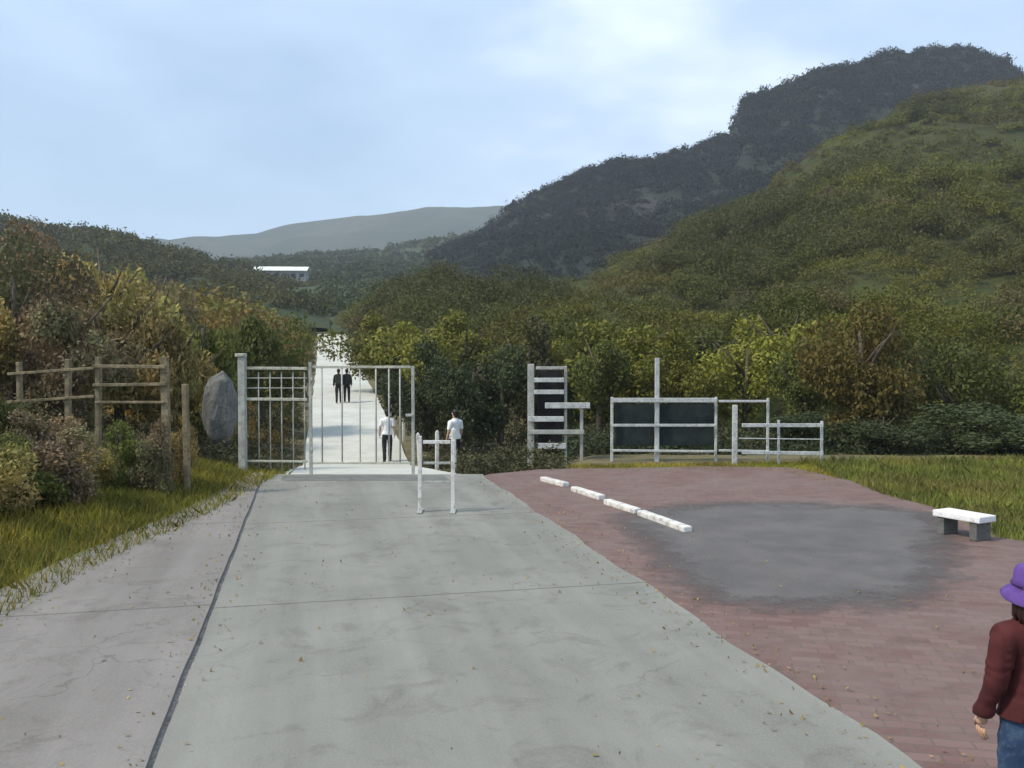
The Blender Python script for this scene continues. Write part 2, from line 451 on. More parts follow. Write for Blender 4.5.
def strip_solid(name, left, right, mat, th=.08):
    """left/right: matching lists of points; a slab with real thickness."""
    n = len(left)
    v = [tuple(p) for p in left] + [tuple(p) for p in right]
    v += [(p[0], p[1], p[2] - th) for p in v]
    f = []
    for i in range(n - 1):
        f.append((i, n + i, n + i + 1, i + 1))
        f.append((2 * n + i, 2 * n + i + 1, 3 * n + i + 1, 3 * n + i))
        f.append((i, i + 1, 2 * n + i + 1, 2 * n + i))
        f.append((n + i, 3 * n + i, 3 * n + i + 1, n + i + 1))
    f.append((0, 2 * n, 3 * n, n)); f.append((n - 1, 2 * n - 1, 4 * n - 1, 3 * n - 1))
    o = mesh_from(name, v, f, mat)
    b = bmesh.new(); b.from_mesh(o.data); bmesh.ops.recalc_face_normals(b, faces=b.faces[:]); b.to_mesh(o.data); b.free()
    tag(o, kind='structure')
    return o

GAP = .034
ys = [-8, -4, 0, 3, 5, 7, 9, 11, 13, 15, CREST]
def wob(y, k): return .025 * math.sin(y * 2.1 + k) + .015 * math.sin(y * 5.3 + 2 * k)
ysd = list(np.linspace(-8, CREST, 90))
strip_solid('road', [(road_l(y) + GAP / 2 + wob(y, 1) * .25, y, 0) for y in ysd], [(road_r(y) + wob(y, 3), y, 0) for y in ysd], M['road'])
strip_solid('gutter', [(road_l(y) - GAP, y, -.006) for y in ysd], [(road_l(y) + GAP, y, -.006) for y in ysd], M['dirt'], .03)
pl = []
for y in ysd:
    yy = max(y, 4.2)
    e = float(veg_edge(min(yy, 17.3)))
    if y < 4.2: e = ve_x[0] - (4.2 - y) * .3
    pl.append((min(e - .35, road_l(y) - GAP / 2 - .05), y, .03))
strip_solid('footpath', pl, [(road_l(y) - GAP / 2 + wob(y, 5) * .2, y, .03) for y in ysd], M['path'], .1)
# far lane down over the crest and up the other side
yy = list(np.linspace(CREST + .001, 28, 14)) + list(np.linspace(30, 170, 70))
fl, fr = [], []
for y in yy:
    w = np.interp(y, [CREST, 20, 28, 200], [far_w[0], 3.7, 3.4, 3.4]) / 2
    c = float(lane_c(y)); z = float(lane_z(y))
    fl.append((c - w + wob(y, 2), y, z)); fr.append((c + w + wob(y, 4), y, z))
strip_solid('lane', fl, fr, M['lane'], .12)
# darker concrete strip across the crest
tl = [(xon(RL1, RL2, y) + .35, y, .004) for y in (16.0, 16.7)]
tr = [(xon(RR1, RR2, y) - .75, y, .004) for y in (16.0, 16.7)]
strip_solid('threshold', tl, tr, M['threshold'], .003)

# brick yard and asphalt court to the right
def poly_sheet(name, pts, mat, z, wobble=.05, th=.05):
    out = []
    n = len(pts)
    for i in range(n):
        a, b = Vector(pts[i]), Vector(pts[(i + 1) % n])
        L = (b - a).length; k = max(1, int(L / .35))
        nn = Vector((-(b - a).y, (b - a).x, 0)).normalized()
        for j in range(k):
            p = a.lerp(b, j / k)
            w = (mnoise.noise((p.x * 1.3, p.y * 1.3, 3.7)) + .5 * mnoise.noise((p.x * 4, p.y * 4, 1.1))) * wobble
            out.append((p.x + nn.x * w, p.y + nn.y * w, z))
    bm = bmesh.new()
    f = bm.faces.new([bm.verts.new(p) for p in out])
    r = bmesh.ops.extrude_face_region(bm, geom=[f])
    bmesh.ops.translate(bm, vec=(0, 0, -th), verts=[g for g in r['geom'] if isinstance(g, bmesh.types.BMVert)])
    bmesh.ops.triangulate(bm, faces=[q for q in bm.faces if len(q.verts) > 4])
    bmesh.ops.recalc_face_normals(bm, faces=bm.faces[:])
    me = bpy.data.meshes.new(name); bm.to_mesh(me); bm.free()
    me.materials.append(mat)
    return tag(link(bpy.data.objects.new(name, me)), kind='structure')
yard = [G(490, 474), G(540, 469), G(610, 468), G(700, 466), G(790, 467), G(850, 480), G(885, 494), G(932, 506), G(990, 536), G(1060, 545), G(1400, 600), Vector((14, -6, 0)), Vector((road_r(-6) - .1, -6, 0)), Vector((road_r(5) - .1, 5, 0)), Vector((road_r(10) - .1, 10, 0)), Vector((road_r(16.5) - .1, 16.5, 0))]
poly_sheet('brick_yard', yard, M['brick'], -.006, .04)
court = [G(588, 512), G(700, 498), G(800, 499), G(940, 506), G(985, 536), G(985, 575), G(950, 615), G(800, 622), G(706, 622), G(650, 580)]
def ragged_sheet(name, pts, mat, z, inset):
    n = len(pts); out = []
    for i in range(n):
        a, b = pts[i], pts[(i + 1) % n]
        k = max(2, int((b - a).length / .25))
        out += [a.lerp(b, j / k) for j in range(k)]
    c = sum(out, Vector()) / len(out)
    m = len(out)
    sm = [(out[i - 3] + out[i - 2] + out[i - 1] + out[i] + out[(i + 1) % m] + out[(i + 2) % m] + out[(i + 3) % m]) / 7 for i in range(m)]
    v = [(p.x, p.y, z) for p in sm]
    for p in sm:
        d = c - p; L = d.length
        q = p + d * min(.8, inset / L)
        v.append((q.x, q.y, z))
    v.append((c.x, c.y, z))
    f = [(i, (i + 1) % m, m + (i + 1) % m, m + i) for i in range(m)] + [(m + i, m + (i + 1) % m, 2 * m) for i in range(m)]
    o = mesh_from(name, v, f, mat)
    at = o.data.attributes.new('core', 'FLOAT', 'POINT')
    at.data.foreach_set('value', [0.0] * m + [1.0] * (m + 1))
    return tag(o, kind='structure')
nt = M['asphalt'].node_tree
at_ = nd(nt, 'ShaderNodeAttribute', attribute_name='core')
n1 = noise_fac(nt, 2.2, 8, .8)
sm_ = nd(nt, 'ShaderNodeMath', operation='MULTIPLY_ADD'); sm_.inputs[1].default_value = 1.9
nt.links.new(n1, sm_.inputs[0]); nt.links.new(at_.outputs['Fac'], sm_.inputs[2])
gt_ = nd(nt, 'ShaderNodeMapRange'); gt_.inputs['From Min'].default_value = 1.05; gt_.inputs['From Max'].default_value = 1.75
nt.links.new(sm_.outputs[0], gt_.inputs['Value'])
tr_ = nd(nt, 'ShaderNodeBsdfTransparent'); mx_ = nd(nt, 'ShaderNodeMixShader')
nt.links.new(gt_.outputs['Result'], mx_.inputs[0]); nt.links.new(tr_.outputs[0], mx_.inputs[1]); nt.links.new(nt.nodes['Principled BSDF'].outputs[0], mx_.inputs[2])
nt.links.new(mx_.outputs[0], nt.nodes['Material Output'].inputs['Surface'])
ragged_sheet('asphalt_court', court, M['asphalt'], .002, 1.0)

# ------------------------------------------------------------------ hills
def build_hill(name, cols, mat, amp, namp_scale, nd_=70, npx=260):
    """cols: list of (px, [(distance, image height), ...]) giving the lie of the slope; returns pos(px, t)."""
    K = len(cols[0][1])
    pxs = np.array([c[0] for c in cols], float)
    dd = np.array([[q[0] for q in c[1]] for c in cols], float)
    zz = np.array([[zpx(q[1], q[0]) for q in c[1]] for c in cols], float)
    def pos(px, t):
        px = np.asarray(px, float); t = np.asarray(t, float)
        d = np.zeros_like(px + t); z = np.zeros_like(d)
        kd = [np.interp(px, pxs, dd[:, k]) for k in range(K)]
        kz = [np.interp(px, pxs, zz[:, k]) for k in range(K)]
        s = t * (K - 1)
        i = np.clip(np.floor(s).astype(int), 0, K - 2); f = s - i
        kd = np.stack(np.broadcast_arrays(*kd)); kz = np.stack(np.broadcast_arrays(*kz))
        kd = np.broadcast_to(kd, (K,) + d.shape); kz = np.broadcast_to(kz, (K,) + d.shape)
        d = np.take_along_axis(kd, i[None], 0)[0] * (1 - f) + np.take_along_axis(kd, (i + 1)[None], 0)[0] * f
        z = np.take_along_axis(kz, i[None], 0)[0] * (1 - f) + np.take_along_axis(kz, (i + 1)[None], 0)[0] * f
        x = (px - CX) / F * d * (1 / math.cos(PITCH))
        s1 = namp_scale
        n = (np.sin(x / s1 + 1.3 * np.sin(d / s1 * .7)) * np.sin(d / s1 * 1.1 + x / s1 * .6) + .5 * np.sin(x / s1 * 2.3 + 1) * np.sin(d / s1 * 2.7 + .5) + .3 * np.sin(x / s1 * 5.1 + d / s1 * 1.7) * np.sin(d / s1 * 4.3 - x / s1 * 2))
        return x, d, z + n * amp * np.minimum(1, t * 4)
    P, T = np.meshgrid(np.linspace(pxs[0], pxs[-1], npx), np.linspace(0, 1, nd_))
    X, Y, Z = pos(P, T)
    Z = Z + np.vectorize(lambda a, b, c: mnoise.fractal((a / namp_scale, b / namp_scale, c / namp_scale), 1.0, 2.0, 5))(X, Y, Z * .5) * amp * .6
    n, m = X.shape
    verts = np.stack([X, Y, Z], -1).reshape(-1, 3)
    faces = [(i * m + j, i * m + j + 1, (i + 1) * m + j + 1, (i + 1) * m + j) for i in range(n - 1) for j in range(m - 1)]
    o = mesh_from(name, verts, faces, mat, True)
    tag(o, kind='structure')
    return pos

def sky(pts, px): return float(np.interp(px, [p[0] for p in pts], [p[1] for p in pts]))

near_sky = [(330, 322), (400, 306), (470, 300), (520, 296), (560, 288), (620, 262), (720, 215), (800, 166), (880, 112), (940, 94), (1024, 76), (1150, 60), (1400, 70), (1700, 120)]
cols = []
for px in (330, 370, 400, 440, 480, 520, 560, 620, 670, 720, 760, 800, 840, 880, 910, 940, 980, 1024, 1090, 1150, 1400, 1700):
    s = sky(near_sky, px); dr = float(np.interp(px, [330, 450, 600, 800, 1000], [95, 105, 150, 200, 235]))
    b = float(np.interp(px, [330, 600, 900, 1400], [370, 378, 400, 420]))
    d0 = float(np.interp(px, [330, 380, 440, 500, 560], [125, 95, 60, 42, 31]))
    b = float(np.interp(d0, [31, 44, 70, 130], [b, 392, 362, 330])) if d0 > 31 else b
    dr = max(dr, d0 * 1.5)
    cols.append((px, [(d0, b + 5.5 * 887 / d0), (d0 * 1.1, b), (d0 + (dr - d0) * .25, b + (s - b) * .42), (d0 + (dr - d0) * .62, b + (s - b) * .76), (dr, s), (dr * 1.25, s + 60), (dr * 1.5, 380)]))
hill_near = build_hill('green_hillside', cols, M['nearhill'], 2.3, 21, 110, 320)

ridge_sky = [(430, 258), (470, 240), (500, 222), (514, 209), (560, 190), (620, 165), (700, 150), (728, 140), (744, 104), (790, 84), (815, 67), (880, 56), (960, 47), (1000, 56), (1020, 78), (1100, 75), (1300, 110), (1600, 160)]
cols = []
for px in (430, 470, 500, 514, 560, 590, 620, 660, 700, 728, 744, 765, 790, 815, 845, 880, 920, 960, 1000, 1020, 1060, 1100, 1300, 1600):
    s = sky(ridge_sky, px)
    cols.append((px, [(240, 318), (330, 318 + (s - 318) * .45), (420, 318 + (s - 318) * .8), (480, s), (560, s + 70), (700, 330)]))
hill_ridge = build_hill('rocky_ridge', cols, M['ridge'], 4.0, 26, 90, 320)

val_sky = [(60, 272), (150, 264), (205, 262), (256, 263), (300, 258), (350, 253), (400, 246), (460, 238), (520, 230), (640, 228)]
cols = []
for px in (60, 110, 150, 205, 256, 300, 350, 400, 460, 520, 640):
    s = sky(val_sky, px)
    cols.append((px, [(118, 334), (200, 304), (320, 281), (450, 268), (640, s), (760, s + 40)]))
hill_valley = build_hill('valley_side', cols, M['valley'], 1.6, 40, 80, 200)

left_sky = [(-500, 190), (-200, 208), (0, 225), (30, 233), (60, 235), (120, 235), (150, 246), (200, 260), (260, 277), (330, 300)]
cols = []
for px in (-500, -300, -200, -100, 0, 30, 60, 90, 120, 150, 175, 200, 230, 260, 330):
    s = sky(left_sky, px)
    cols.append((px, [(120, 325), (190, 325 + (s - 325) * .55), (300, s), (380, s + 60), (450, 330)]))
hill_left = build_hill('wooded_hill', cols, M['lefthill'], 2.0, 28, 60, 200)

far_sky = [(-600, 225), (0, 236), (120, 240), (205, 238), (256, 239), (300, 229), (350, 221), (400, 211), (440, 206), (512, 205), (600, 196), (750, 190), (900, 220)]
cols = []
for px in (-600, -200, 0, 120, 160, 205, 230, 256, 300, 350, 400, 440, 480, 512, 560, 600, 750, 900):
    s = sky(far_sky, px)
    cols.append((px, [(800, 300), (1150, 300 + (s - 300) * .6), (1500, s), (2000, s + 70)]))
build_hill('far_hills', cols, M['farhill'], 9, 130, 70, 260)

# ------------------------------------------------------------------ foliage
def leaf_quads(centres, size, nrm_bias=None):
    """one slightly folded leaf spray (a quad) per centre."""
    n = len(centres)
    a = rng.normal(size=(n, 3)); a /= np.linalg.norm(a, axis=1)[:, None]
    nn = rng.normal(size=(n, 3))
    if nrm_bias is not None: nn += nrm_bias * 1.3
    nn[:, 2] += .5
    b = np.cross(nn, a); b /= np.linalg.norm(b, axis=1)[:, None] + 1e-9
    s = (np.asarray(size) * rng.uniform(.6, 1.3, n))[:, None]
    w = s * rng.uniform(.4, .62, n)[:, None]
    a *= s
    b *= w
    c = centres
    q = np.stack([c - a, c + b - a * .1, c + a, c - b + a * .1], 1)
    return q.reshape(-1, 3)

def crown_points(n, rx, ry, rz, lobes, lob_r=.42, base=0.0, seed=None):
    r = np.random.default_rng(seed)
    cs = r.normal(size=(lobes, 3)); cs /= np.linalg.norm(cs, axis=1)[:, None]
    cs *= r.uniform(.3, .9, lobes)[:, None]
    cs[:, 2] = np.abs(cs[:, 2]) * 1.0 if base else cs[:, 2]
    lr = r.uniform(.6, 1.2, lobes) * lob_r
    k = r.integers(0, lobes, n)
    v = r.normal(size=(n, 3)); v /= np.linalg.norm(v, axis=1)[:, None]
    rad = r.uniform(.35, 1, n) ** .5
    p = cs[k] + v * (lr[k] * rad)[:, None]
    p += r.normal(size=(n, 3)) * .035
    return p * np.array([rx, ry, rz]), v

CROWNS = {}
def crown_mesh(kind, var, n, leaf, aspect, lobes, dome):
    key = (kind, var, n, leaf, aspect, dome)
    if key not in CROWNS:
        p, v = crown_points(n, 1, 1, aspect, lobes, .36, dome, seed=hash(key[1:]) % 10000 + 5)
        CROWNS[key] = np_mesh('crown', leaf_quads(p, leaf, v), 4, M[kind])
    return CROWNS[key]

def twig_mesh(name, h, r, seed, n=5, spread=.5, mat='bark'):
    rr = random.Random(seed)
    mb = MB()
    lean = Vector((rr.uniform(-.1, .1), rr.uniform(-.1, .1), 0)) * h
    mb.tube([(0, 0, -.15), lean * .3 + Vector((0, 0, h * .35)), lean * .7 + Vector((0, 0, h * .7)), lean + Vector((0, 0, h))], [r * 1.25, r, r * .7, r * .3], 8)
    for i in range(n):
        z0 = h * rr.uniform(.3, .75); a = rr.uniform(0, 6.28); L = h * rr.uniform(.35, .6)
        p0 = lean * (z0 / h) + Vector((0, 0, z0))
        dirv = Vector((math.cos(a) * spread, math.sin(a) * spread, rr.uniform(.4, .9))).normalized()
        mb.tube([p0, p0 + dirv * L * .5 + Vector((0, 0, .03 * h)), p0 + dirv * L], [r * .5, r * .35, r * .12], 6)
    return mb.build(name, M[mat])

def tree(name, label, cat, group, loc, height, width, kind, var, crown_frac=.75, n=2600, leaf=.085, aspect=.9, dome=0):
    """trunk with limbs and a leafy crown; loc is the foot."""
    t = empty(name, loc, random.uniform(0, 6.28))
    tag(t, label, cat, group)
    tk = twig_mesh('trunk', height * .82, height * .022 + .02, var * 31 + int(loc[0] * 10))
    tk.parent = t
    me = crown_mesh(kind, var, n, leaf, aspect, 17, dome)
    c = link(bpy.data.objects.new('crown', me), t)
    ch = height * crown_frac
    c.scale = (width / 2 / .95, width / 2 / .95 * random.uniform(.85, 1.1), ch / 2 / (aspect * .95))
    c.location = (0, 0, height - ch / 2)
    return t

def bush(name, label, cat, group, loc, height, width, kind, var, n=2600, leaf=.075):
    return tree(name, label, cat, group, loc, height, width, kind, var, .96, n, leaf, .85, 0)

def merge_crowns(name, pts, sizes, per, leaf_rel, mat, squash=.75, cap=9.0):
    """ground cover that nobody could count: many leaf clumps in one mesh."""
    out = []
    n = len(pts)
    for s in range(0, n, 400):
        P = pts[s:s + 400]; S = sizes[s:s + 400]
        k = len(P)
        v = rng.normal(size=(k, per, 3)); v /= np.linalg.norm(v, axis=2)[:, :, None]
        v[:, :, 2] = np.abs(v[:, :, 2]) * squash
        rad = rng.uniform(.25, 1, (k, per)) ** .5
        lump = 1 + .35 * np.sin(v[:, :, 0] * 4 + rng.uniform(0, 6, (k, 1))) * np.sin(v[:, :, 1] * 5 + rng.uniform(0, 6, (k, 1)))
        c = P[:, None, :] + v * (rad * lump)[:, :, None] * S[:, None, None]
        out.append(leaf_quads(c.reshape(-1, 3), np.minimum(np.repeat(S, per) * leaf_rel, cap if np.isscalar(cap) else np.repeat(cap[s:s + 400], per)), v.reshape(-1, 3)))
    me = np_mesh(name, np.concatenate(out), 4, M[mat])
    o = link(bpy.data.objects.new(name, me))
    return tag(o, kind='stuff')

def blades(name, pts, hts, mat, width=.008, lean=.35):
    n = len(pts)
    a = rng.uniform(0, 2 * np.pi, n)
    side = np.stack([np.cos(a), np.sin(a), np.zeros(n)], 1) * (width * rng.uniform(.6, 1.4, n))[:, None]
    l = rng.normal(size=(n, 2)) * lean
    up = np.stack([l[:, 0] * hts, l[:, 1] * hts, hts], 1)
    mid = pts + up * .55 * np.array([.7, .7, 1.1])
    q = np.stack([pts - side, pts + side, mid + side * .7, pts + up, mid - side * .7], 1)
    me = np_mesh(name, q.reshape(-1, 3), 5, M[mat])
    o = link(bpy.data.objects.new(name, me))
    return tag(o, kind='stuff')

def hill_scatter(pos, n, p0, p1, t0, t1, tpow=.6):
    px = rng.uniform(p0, p1, n); t = t0 + (t1 - t0) * rng.uniform(0, 1, n) ** tpow
    x, y, z = pos(px, t)
    return np.stack([x, y, z], 1)

# shrubs that clothe the hills
P = hill_scatter(hill_near, 7400, 350, 1600, .13, .72, .78)
S = np.minimum(rng.gamma(3.2, .36, len(P)) + .35, .3 + P[:, 1] * .013)
merge_crowns('scrub_vegetation', P, S, 170, .16, 'hillleaf', .75, .035 + P[:, 1] * .001)
def crowns_on(name, n, mat, lo, hi, per, patch, thr, t1=.7, px0=350):
    P = hill_scatter(hill_near, int(n * 5.4), px0, 1600, .15, t1, .75)
    g = np.array([mnoise.noise((a / patch, b_ / patch, thr * 7)) for a, b_, c in P])
    P = P[g > thr][:int(n * 1.33)]
    S = np.minimum(rng.uniform(lo, hi, len(P)) ** 1.0, .35 + P[:, 1] * .02)
    P = P + np.stack([np.zeros(len(P)), np.zeros(len(P)), S * .55], 1)
    merge_crowns(name, P, S, int(per * 1.5), .1, mat, 1.0, .04 + P[:, 1] * .001)
crowns_on('hillside_bushes', 900, 'hillgreen', .9, 2.4, 330, 30, .12)
crowns_on('hillside_woods', 420, 'hilldark', 1.3, 3.4, 420, 24, .22)
crowns_on('dry_vegetation', 300, 'hillbrown', .7, 1.8, 260, 18, .28)
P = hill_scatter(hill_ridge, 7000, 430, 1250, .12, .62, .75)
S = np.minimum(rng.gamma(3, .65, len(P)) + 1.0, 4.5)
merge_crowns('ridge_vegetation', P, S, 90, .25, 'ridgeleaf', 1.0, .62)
P = hill_scatter(hill_valley, 3200, 60, 620, .05, .8, .7)
S = rng.gamma(3, .7, len(P)) + 1.0
pxs = CX + P[:, 0] / P[:, 1] * F
keep = ~((np.abs(pxs - 282) < 42) & (P[:, 1] > 190) & (P[:, 1] < 312))
S = np.minimum(S, 3.5)
merge_crowns('valley_vegetation', P[keep], S[keep], 80, .25, 'valleyleaf', 1.0, .1 + P[keep][:, 1] * .0014)
P = hill_scatter(hill_left, 2600, -400, 330, .1, .52, .7)
S = np.minimum(rng.gamma(3, .55, len(P)) + .8, 3.6)
merge_crowns('hill_vegetation', P, S, 80, .25, 'leftleaf', 1.0, .1 + P[:, 1] * .0014)

# left slope: dry scrub running back from the fence
n = 2300
y = 24 + rng.uniform(0, 1, n) ** 1.4 * 110
x = veg_edge(y) - .6 - rng.uniform(0, 1, n) ** 1.2 * (10 + y * .55)
P = np.stack([x, y, H(x, y)], 1)
S = (.4 + rng.gamma(2.5, .25, n)) * np.interp(y, [24, 60, 140], [.7, 1.1, 1.6]) * np.clip((veg_edge(y) - x) / 4, .4, 1)
merge_crowns('slope_vegetation', P, S, 150, .12, 'slopeleaf', .95)
# low dry growth on the near bank
n = 1500
y = rng.uniform(5.5, 24, n)
u = rng.uniform(.1, 1, n) ** 1.1 * (9 + y * .2)
x = veg_edge(y) - u
P = np.stack([x, y, H(x, y)], 1)
S = (.1 + rng.gamma(2.2, .1, n)) * np.clip((u - .9) / 1.8, .12, 1.2)
r_ = rng.uniform(0, 1, n)
merge_crowns('bank_undergrowth', P[r_ < .55], S[r_ < .55], 300, .09, 'scrubred', .95, .03)
merge_crowns('green_undergrowth', P[r_ >= .55], S[r_ >= .55], 300, .09, 'olivegrey', .95, .03)
n = 60000
y = 4.6 + rng.uniform(0, 1, n) ** 1.2 * 19
u = rng.uniform(0, 1, n) ** 1.3 * (5 + y * .25) - .32 * rng.uniform(0, 1, n) ** 2 * 2
x = veg_edge(y) - u + rng.normal(size=n) * .04
P = np.stack([x, y, H(x, y) - .01], 1)
blades('bank_grass', P, rng.uniform(.06, .22, n) * np.clip(.35 + u * .7, .35, 1.1), 'grassdry', .007)
# greener grass by the gate post
n = 26000
y = 5 + 17 * rng.uniform(0, 1, n) ** .8; u = rng.uniform(0, 1.5, n) ** 1.1 - .15
x = veg_edge(y) - u
P = np.stack([x, y, H(x, y) - .01], 1)
P = P
mk = rng.uniform(0, 1, n) < .5
blades('verge_grass', P[mk], rng.uniform(.06, .22, mk.sum()), 'grass', .007)
blades('dry_verge_grass', P[~mk], rng.uniform(.06, .24, (~mk).sum()), 'grassdry', .007)
# margins of the far lane and the dip
n = 1700
y = 18 + rng.uniform(0, 1, n) ** 1.5 * 110
side = rng.uniform(0, 1, n) < .35
off = 2.3 + rng.uniform(0, 1, n) ** 1.3 * 9
x = np.where(side, veg_edge(y) - (off - 2.2), lane_c(y) + off)
P = np.stack([x, y, H(x, y)], 1)
S = (.2 + rng.gamma(2.3, .13, n)) * np.clip(off / 3.2, .6, 1.6)
S = np.minimum(S, np.clip((np.abs(x - lane_c(y)) - 1.6) * .7, .15, 3))
keep = (x < 1.0) | (y > 22.5)
merge_crowns('lane_undergrowth', P[keep], np.minimum(S[keep], .8), 220, .11, 'olivegrey', .95, .05)
# growth behind the right-hand fence, its shade put into dark leaf colour
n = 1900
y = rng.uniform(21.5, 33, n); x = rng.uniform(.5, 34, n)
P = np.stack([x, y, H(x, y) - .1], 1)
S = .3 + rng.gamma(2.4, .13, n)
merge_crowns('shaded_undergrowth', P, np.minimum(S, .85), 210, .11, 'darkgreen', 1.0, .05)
# grass of the right-hand verge
def px_scatter(n, poly):
    poly = np.array(poly, float); lo = poly.min(0); hi = poly.max(0)
    out = []
    while len(out) < n:
        q = lo + rng.uniform(0, 1, 2) * (hi - lo)
        ins = False; j = len(poly) - 1
        for i in range(len(poly)):
            if (poly[i, 1] > q[1]) != (poly[j, 1] > q[1]) and q[0] < (poly[j, 0] - poly[i, 0]) * (q[1] - poly[i, 1]) / (poly[j, 1] - poly[i, 1]) + poly[i, 0]:
                ins = not ins
            j = i
        if ins: out.append(q)
    return np.array(out)
def plan(poly): return [(G(a, b).x, G(a, b).y) for a, b in poly]
q = px_scatter(42000, plan([(800, 460), (1300, 455), (1500, 600), (1062, 546), (1000, 536), (985, 522), (928, 506), (880, 494), (846, 479), (812, 464)]))
P = np.column_stack([q, H(q[:, 0], q[:, 1])])
blades('lawn_grass', P, rng.uniform(.08, .22, len(P)), 'grass', .008)
q = px_scatter(9000, plan([(560, 463), (830, 459), (845, 488), (780, 470), (610, 470)]))
P = np.column_stack([q, H(q[:, 0], q[:, 1])])
blades('worn_grass', P, rng.uniform(.03, .1, len(P)), 'grassdry', .006)

n = 2600
y = rng.uniform(2.5, 16.5, n)
wh = rng.integers(0, 4, n)
x = np.where(wh == 0, road_l(y) + rng.normal(size=n) * .12, np.where(wh == 1, veg_edge(np.clip(y, 4.2, 17)) + np.abs(rng.normal(size=n)) * .28, np.where(wh == 2, road_r(y) + rng.normal(size=n) * .25, road_l(y) + rng.uniform(-1.2, 7, n))))
z = np.where(x < road_l(y) - .04, .037, np.where(np.abs(x - road_l(y)) < .1, -.02, .012))
P = np.stack([x, y, z], 1)
nb = np.zeros((n, 3)); nb[:, 2] = 6
me = np_mesh('leaf_litter', leaf_quads(P, rng.uniform(.008, .022, n), nb), 4, M['scrubdry'])
tag(link(bpy.data.objects.new('leaf_litter', me)), kind='stuff')

# individual bushes and trees -------------------------------------------------
def foot(px, d, sink=.05):
    x = (px - CX) / F * d / math.cos(PITCH)
    return (x, d, float(H(x, d)) - sink)
def top_h(px, d, ytop):
    return zpx(ytop, d) - foot(px, d)[2]

G1 = 'dry brown bushes behind the wooden fence'
L1 = 'dry brown bush on the bank behind the wooden rail fence'
for i, (px, d, yt, w) in enumerate([(-60, 17, 255, 3.2), (15, 19, 243, 3.4), (70, 17.5, 284, 2.6), (118, 20, 272, 3.0), (165, 21.5, 286, 2.6), (40, 25, 236, 4.4), (100, 27, 240, 4.4), (152, 29, 262, 4.0), (-20, 30, 232, 4.8)]):
    kd = 'scrubred' if i in (1, 2, 5, 7) else 'scrubdry'
    bush('bush', 'reddish brown bush on the bank behind the wooden rail fence' if kd == 'scrubred' else L1, 'bush', G1, foot(px, d), top_h(px, d, yt), w, kd, i % 4, 9000, .034)
for i, (px, d, yt, w, kd) in enumerate([(-75, 11.5, 385, 1.6, 'scrubred'), (-15, 13.0, 394, 1.3, 'midgreen'), (42, 13.2, 408, 1.3, 'scrubred'), (120, 13.6, 418, 1.0, 'midgreen'), (62, 11.8, 432, 1.2, 'scrubred'), (150, 13.7, 426, .9, 'scrubred'), (-30, 10.2, 430, 1.3, 'scrubdry'), (20, 11.4, 428, 1.2, 'midgreen'), (178, 14.6, 428, .8, 'scrubdry'), (92, 13.0, 440, .8, 'scrubdry')]):
    bush('bush', {'scrubred': 'low reddish bush on the bank in front of the wooden rail fence', 'midgreen': 'low green bush on the bank in front of the wooden rail fence', 'scrubdry': 'low dry brown bush on the bank in front of the wooden rail fence'}[kd], 'bush', 'low bushes in front of the wooden fence', foot(px, d), top_h(px, d, yt), w, kd, i % 4, 6000, .045)
bush('bush', 'small green bush growing between brown bushes and pale gate post', 'bush', None, foot(200, 23), top_h(200, 23, 300), 2.1, 'midgreen', 1, 7000, .042)
bush('bush', 'green bush beyond grey fence panel, left of the far lane', 'bush', None, foot(262, 34), top_h(262, 34, 308), 3.6, 'midgreen', 2, 7000, .042)

G2 = 'yellow-green trees beyond the right fence'
L2 = 'yellow-green leafy tree in the row beyond the grey rail fences'
for i, (px, d, yt, w, kd) in enumerate([(562, 36, 322, 3.0, 'yellowgreen'), (598, 30, 334, 2.6, 'midgreen'), (634, 33, 312, 4.4, 'yellowgreen'), (676, 29, 336, 2.7, 'yellowgreen'), (704, 34, 316, 3.8, 'midgreen'), (744, 31, 326, 3.6, 'yellowgreen'), (790, 35, 308, 4.2, 'yellowgreen'), (806, 28.5, 346, 2.2, 'midgreen')]):
    tree('leafy_tree', L2 if kd == 'yellowgreen' else 'mid green leafy tree in the row beyond the grey rail fences', 'tree', G2, foot(px, d), top_h(px, d, yt), w, kd, i % 4, random.uniform(.6, .85), 7000, .042)
for i, (px, d, yt, w) in enumerate([(1015, 27, 366, 3.0), (1060, 25, 360, 3.2), (1120, 27, 350, 3.6)]):
    bush('bush', 'mid green bush at the foot of the green hillside, farthest right', 'bush', 'green bushes at the foot of the hillside', foot(px, d), top_h(px, d, yt), w, 'midgreen', i % 3, 7500, .04)
n = 520
y = rng.uniform(33, 62, n); x = rng.uniform(1.5, 34, n) + (y - 33) * .1
t_ = (y - 30) / 40
P = np.stack([x, y, H(x, y) + .6 + t_ * 1.2], 1)
S = rng.uniform(.6, 1.5, n)
merge_crowns('belt_vegetation', P, S, 380, .08, 'beltleaf', 1.1, .08)
G3 = 'yellow-green bushes right of the far lane'
L3 = 'yellow-green bush on the slope right of the far lane'
for i, (px, d, yt, w) in enumerate([(378, 50, 318, 5), (425, 46, 312, 5), (470, 48, 316, 5.2)]):
    bush('bush', L3, 'bush', G3, foot(px, d), top_h(px, d, yt), w, 'yellowgreen', i % 3, 7000, .045)
G4 = 'dark trees right of the far lane'
L4 = 'dark green tree in the shaded row right of the gate'
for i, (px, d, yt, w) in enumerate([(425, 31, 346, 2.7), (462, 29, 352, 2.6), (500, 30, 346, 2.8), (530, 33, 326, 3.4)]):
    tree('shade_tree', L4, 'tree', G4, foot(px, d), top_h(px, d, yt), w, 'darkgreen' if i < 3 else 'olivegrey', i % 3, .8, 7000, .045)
bush('bush', 'large russet brown bush above dark undergrowth on the right', 'bush', None, foot(868, 24.5), top_h(868, 24.5, 303), 3.6, 'autumn', 3, 11000, .036)
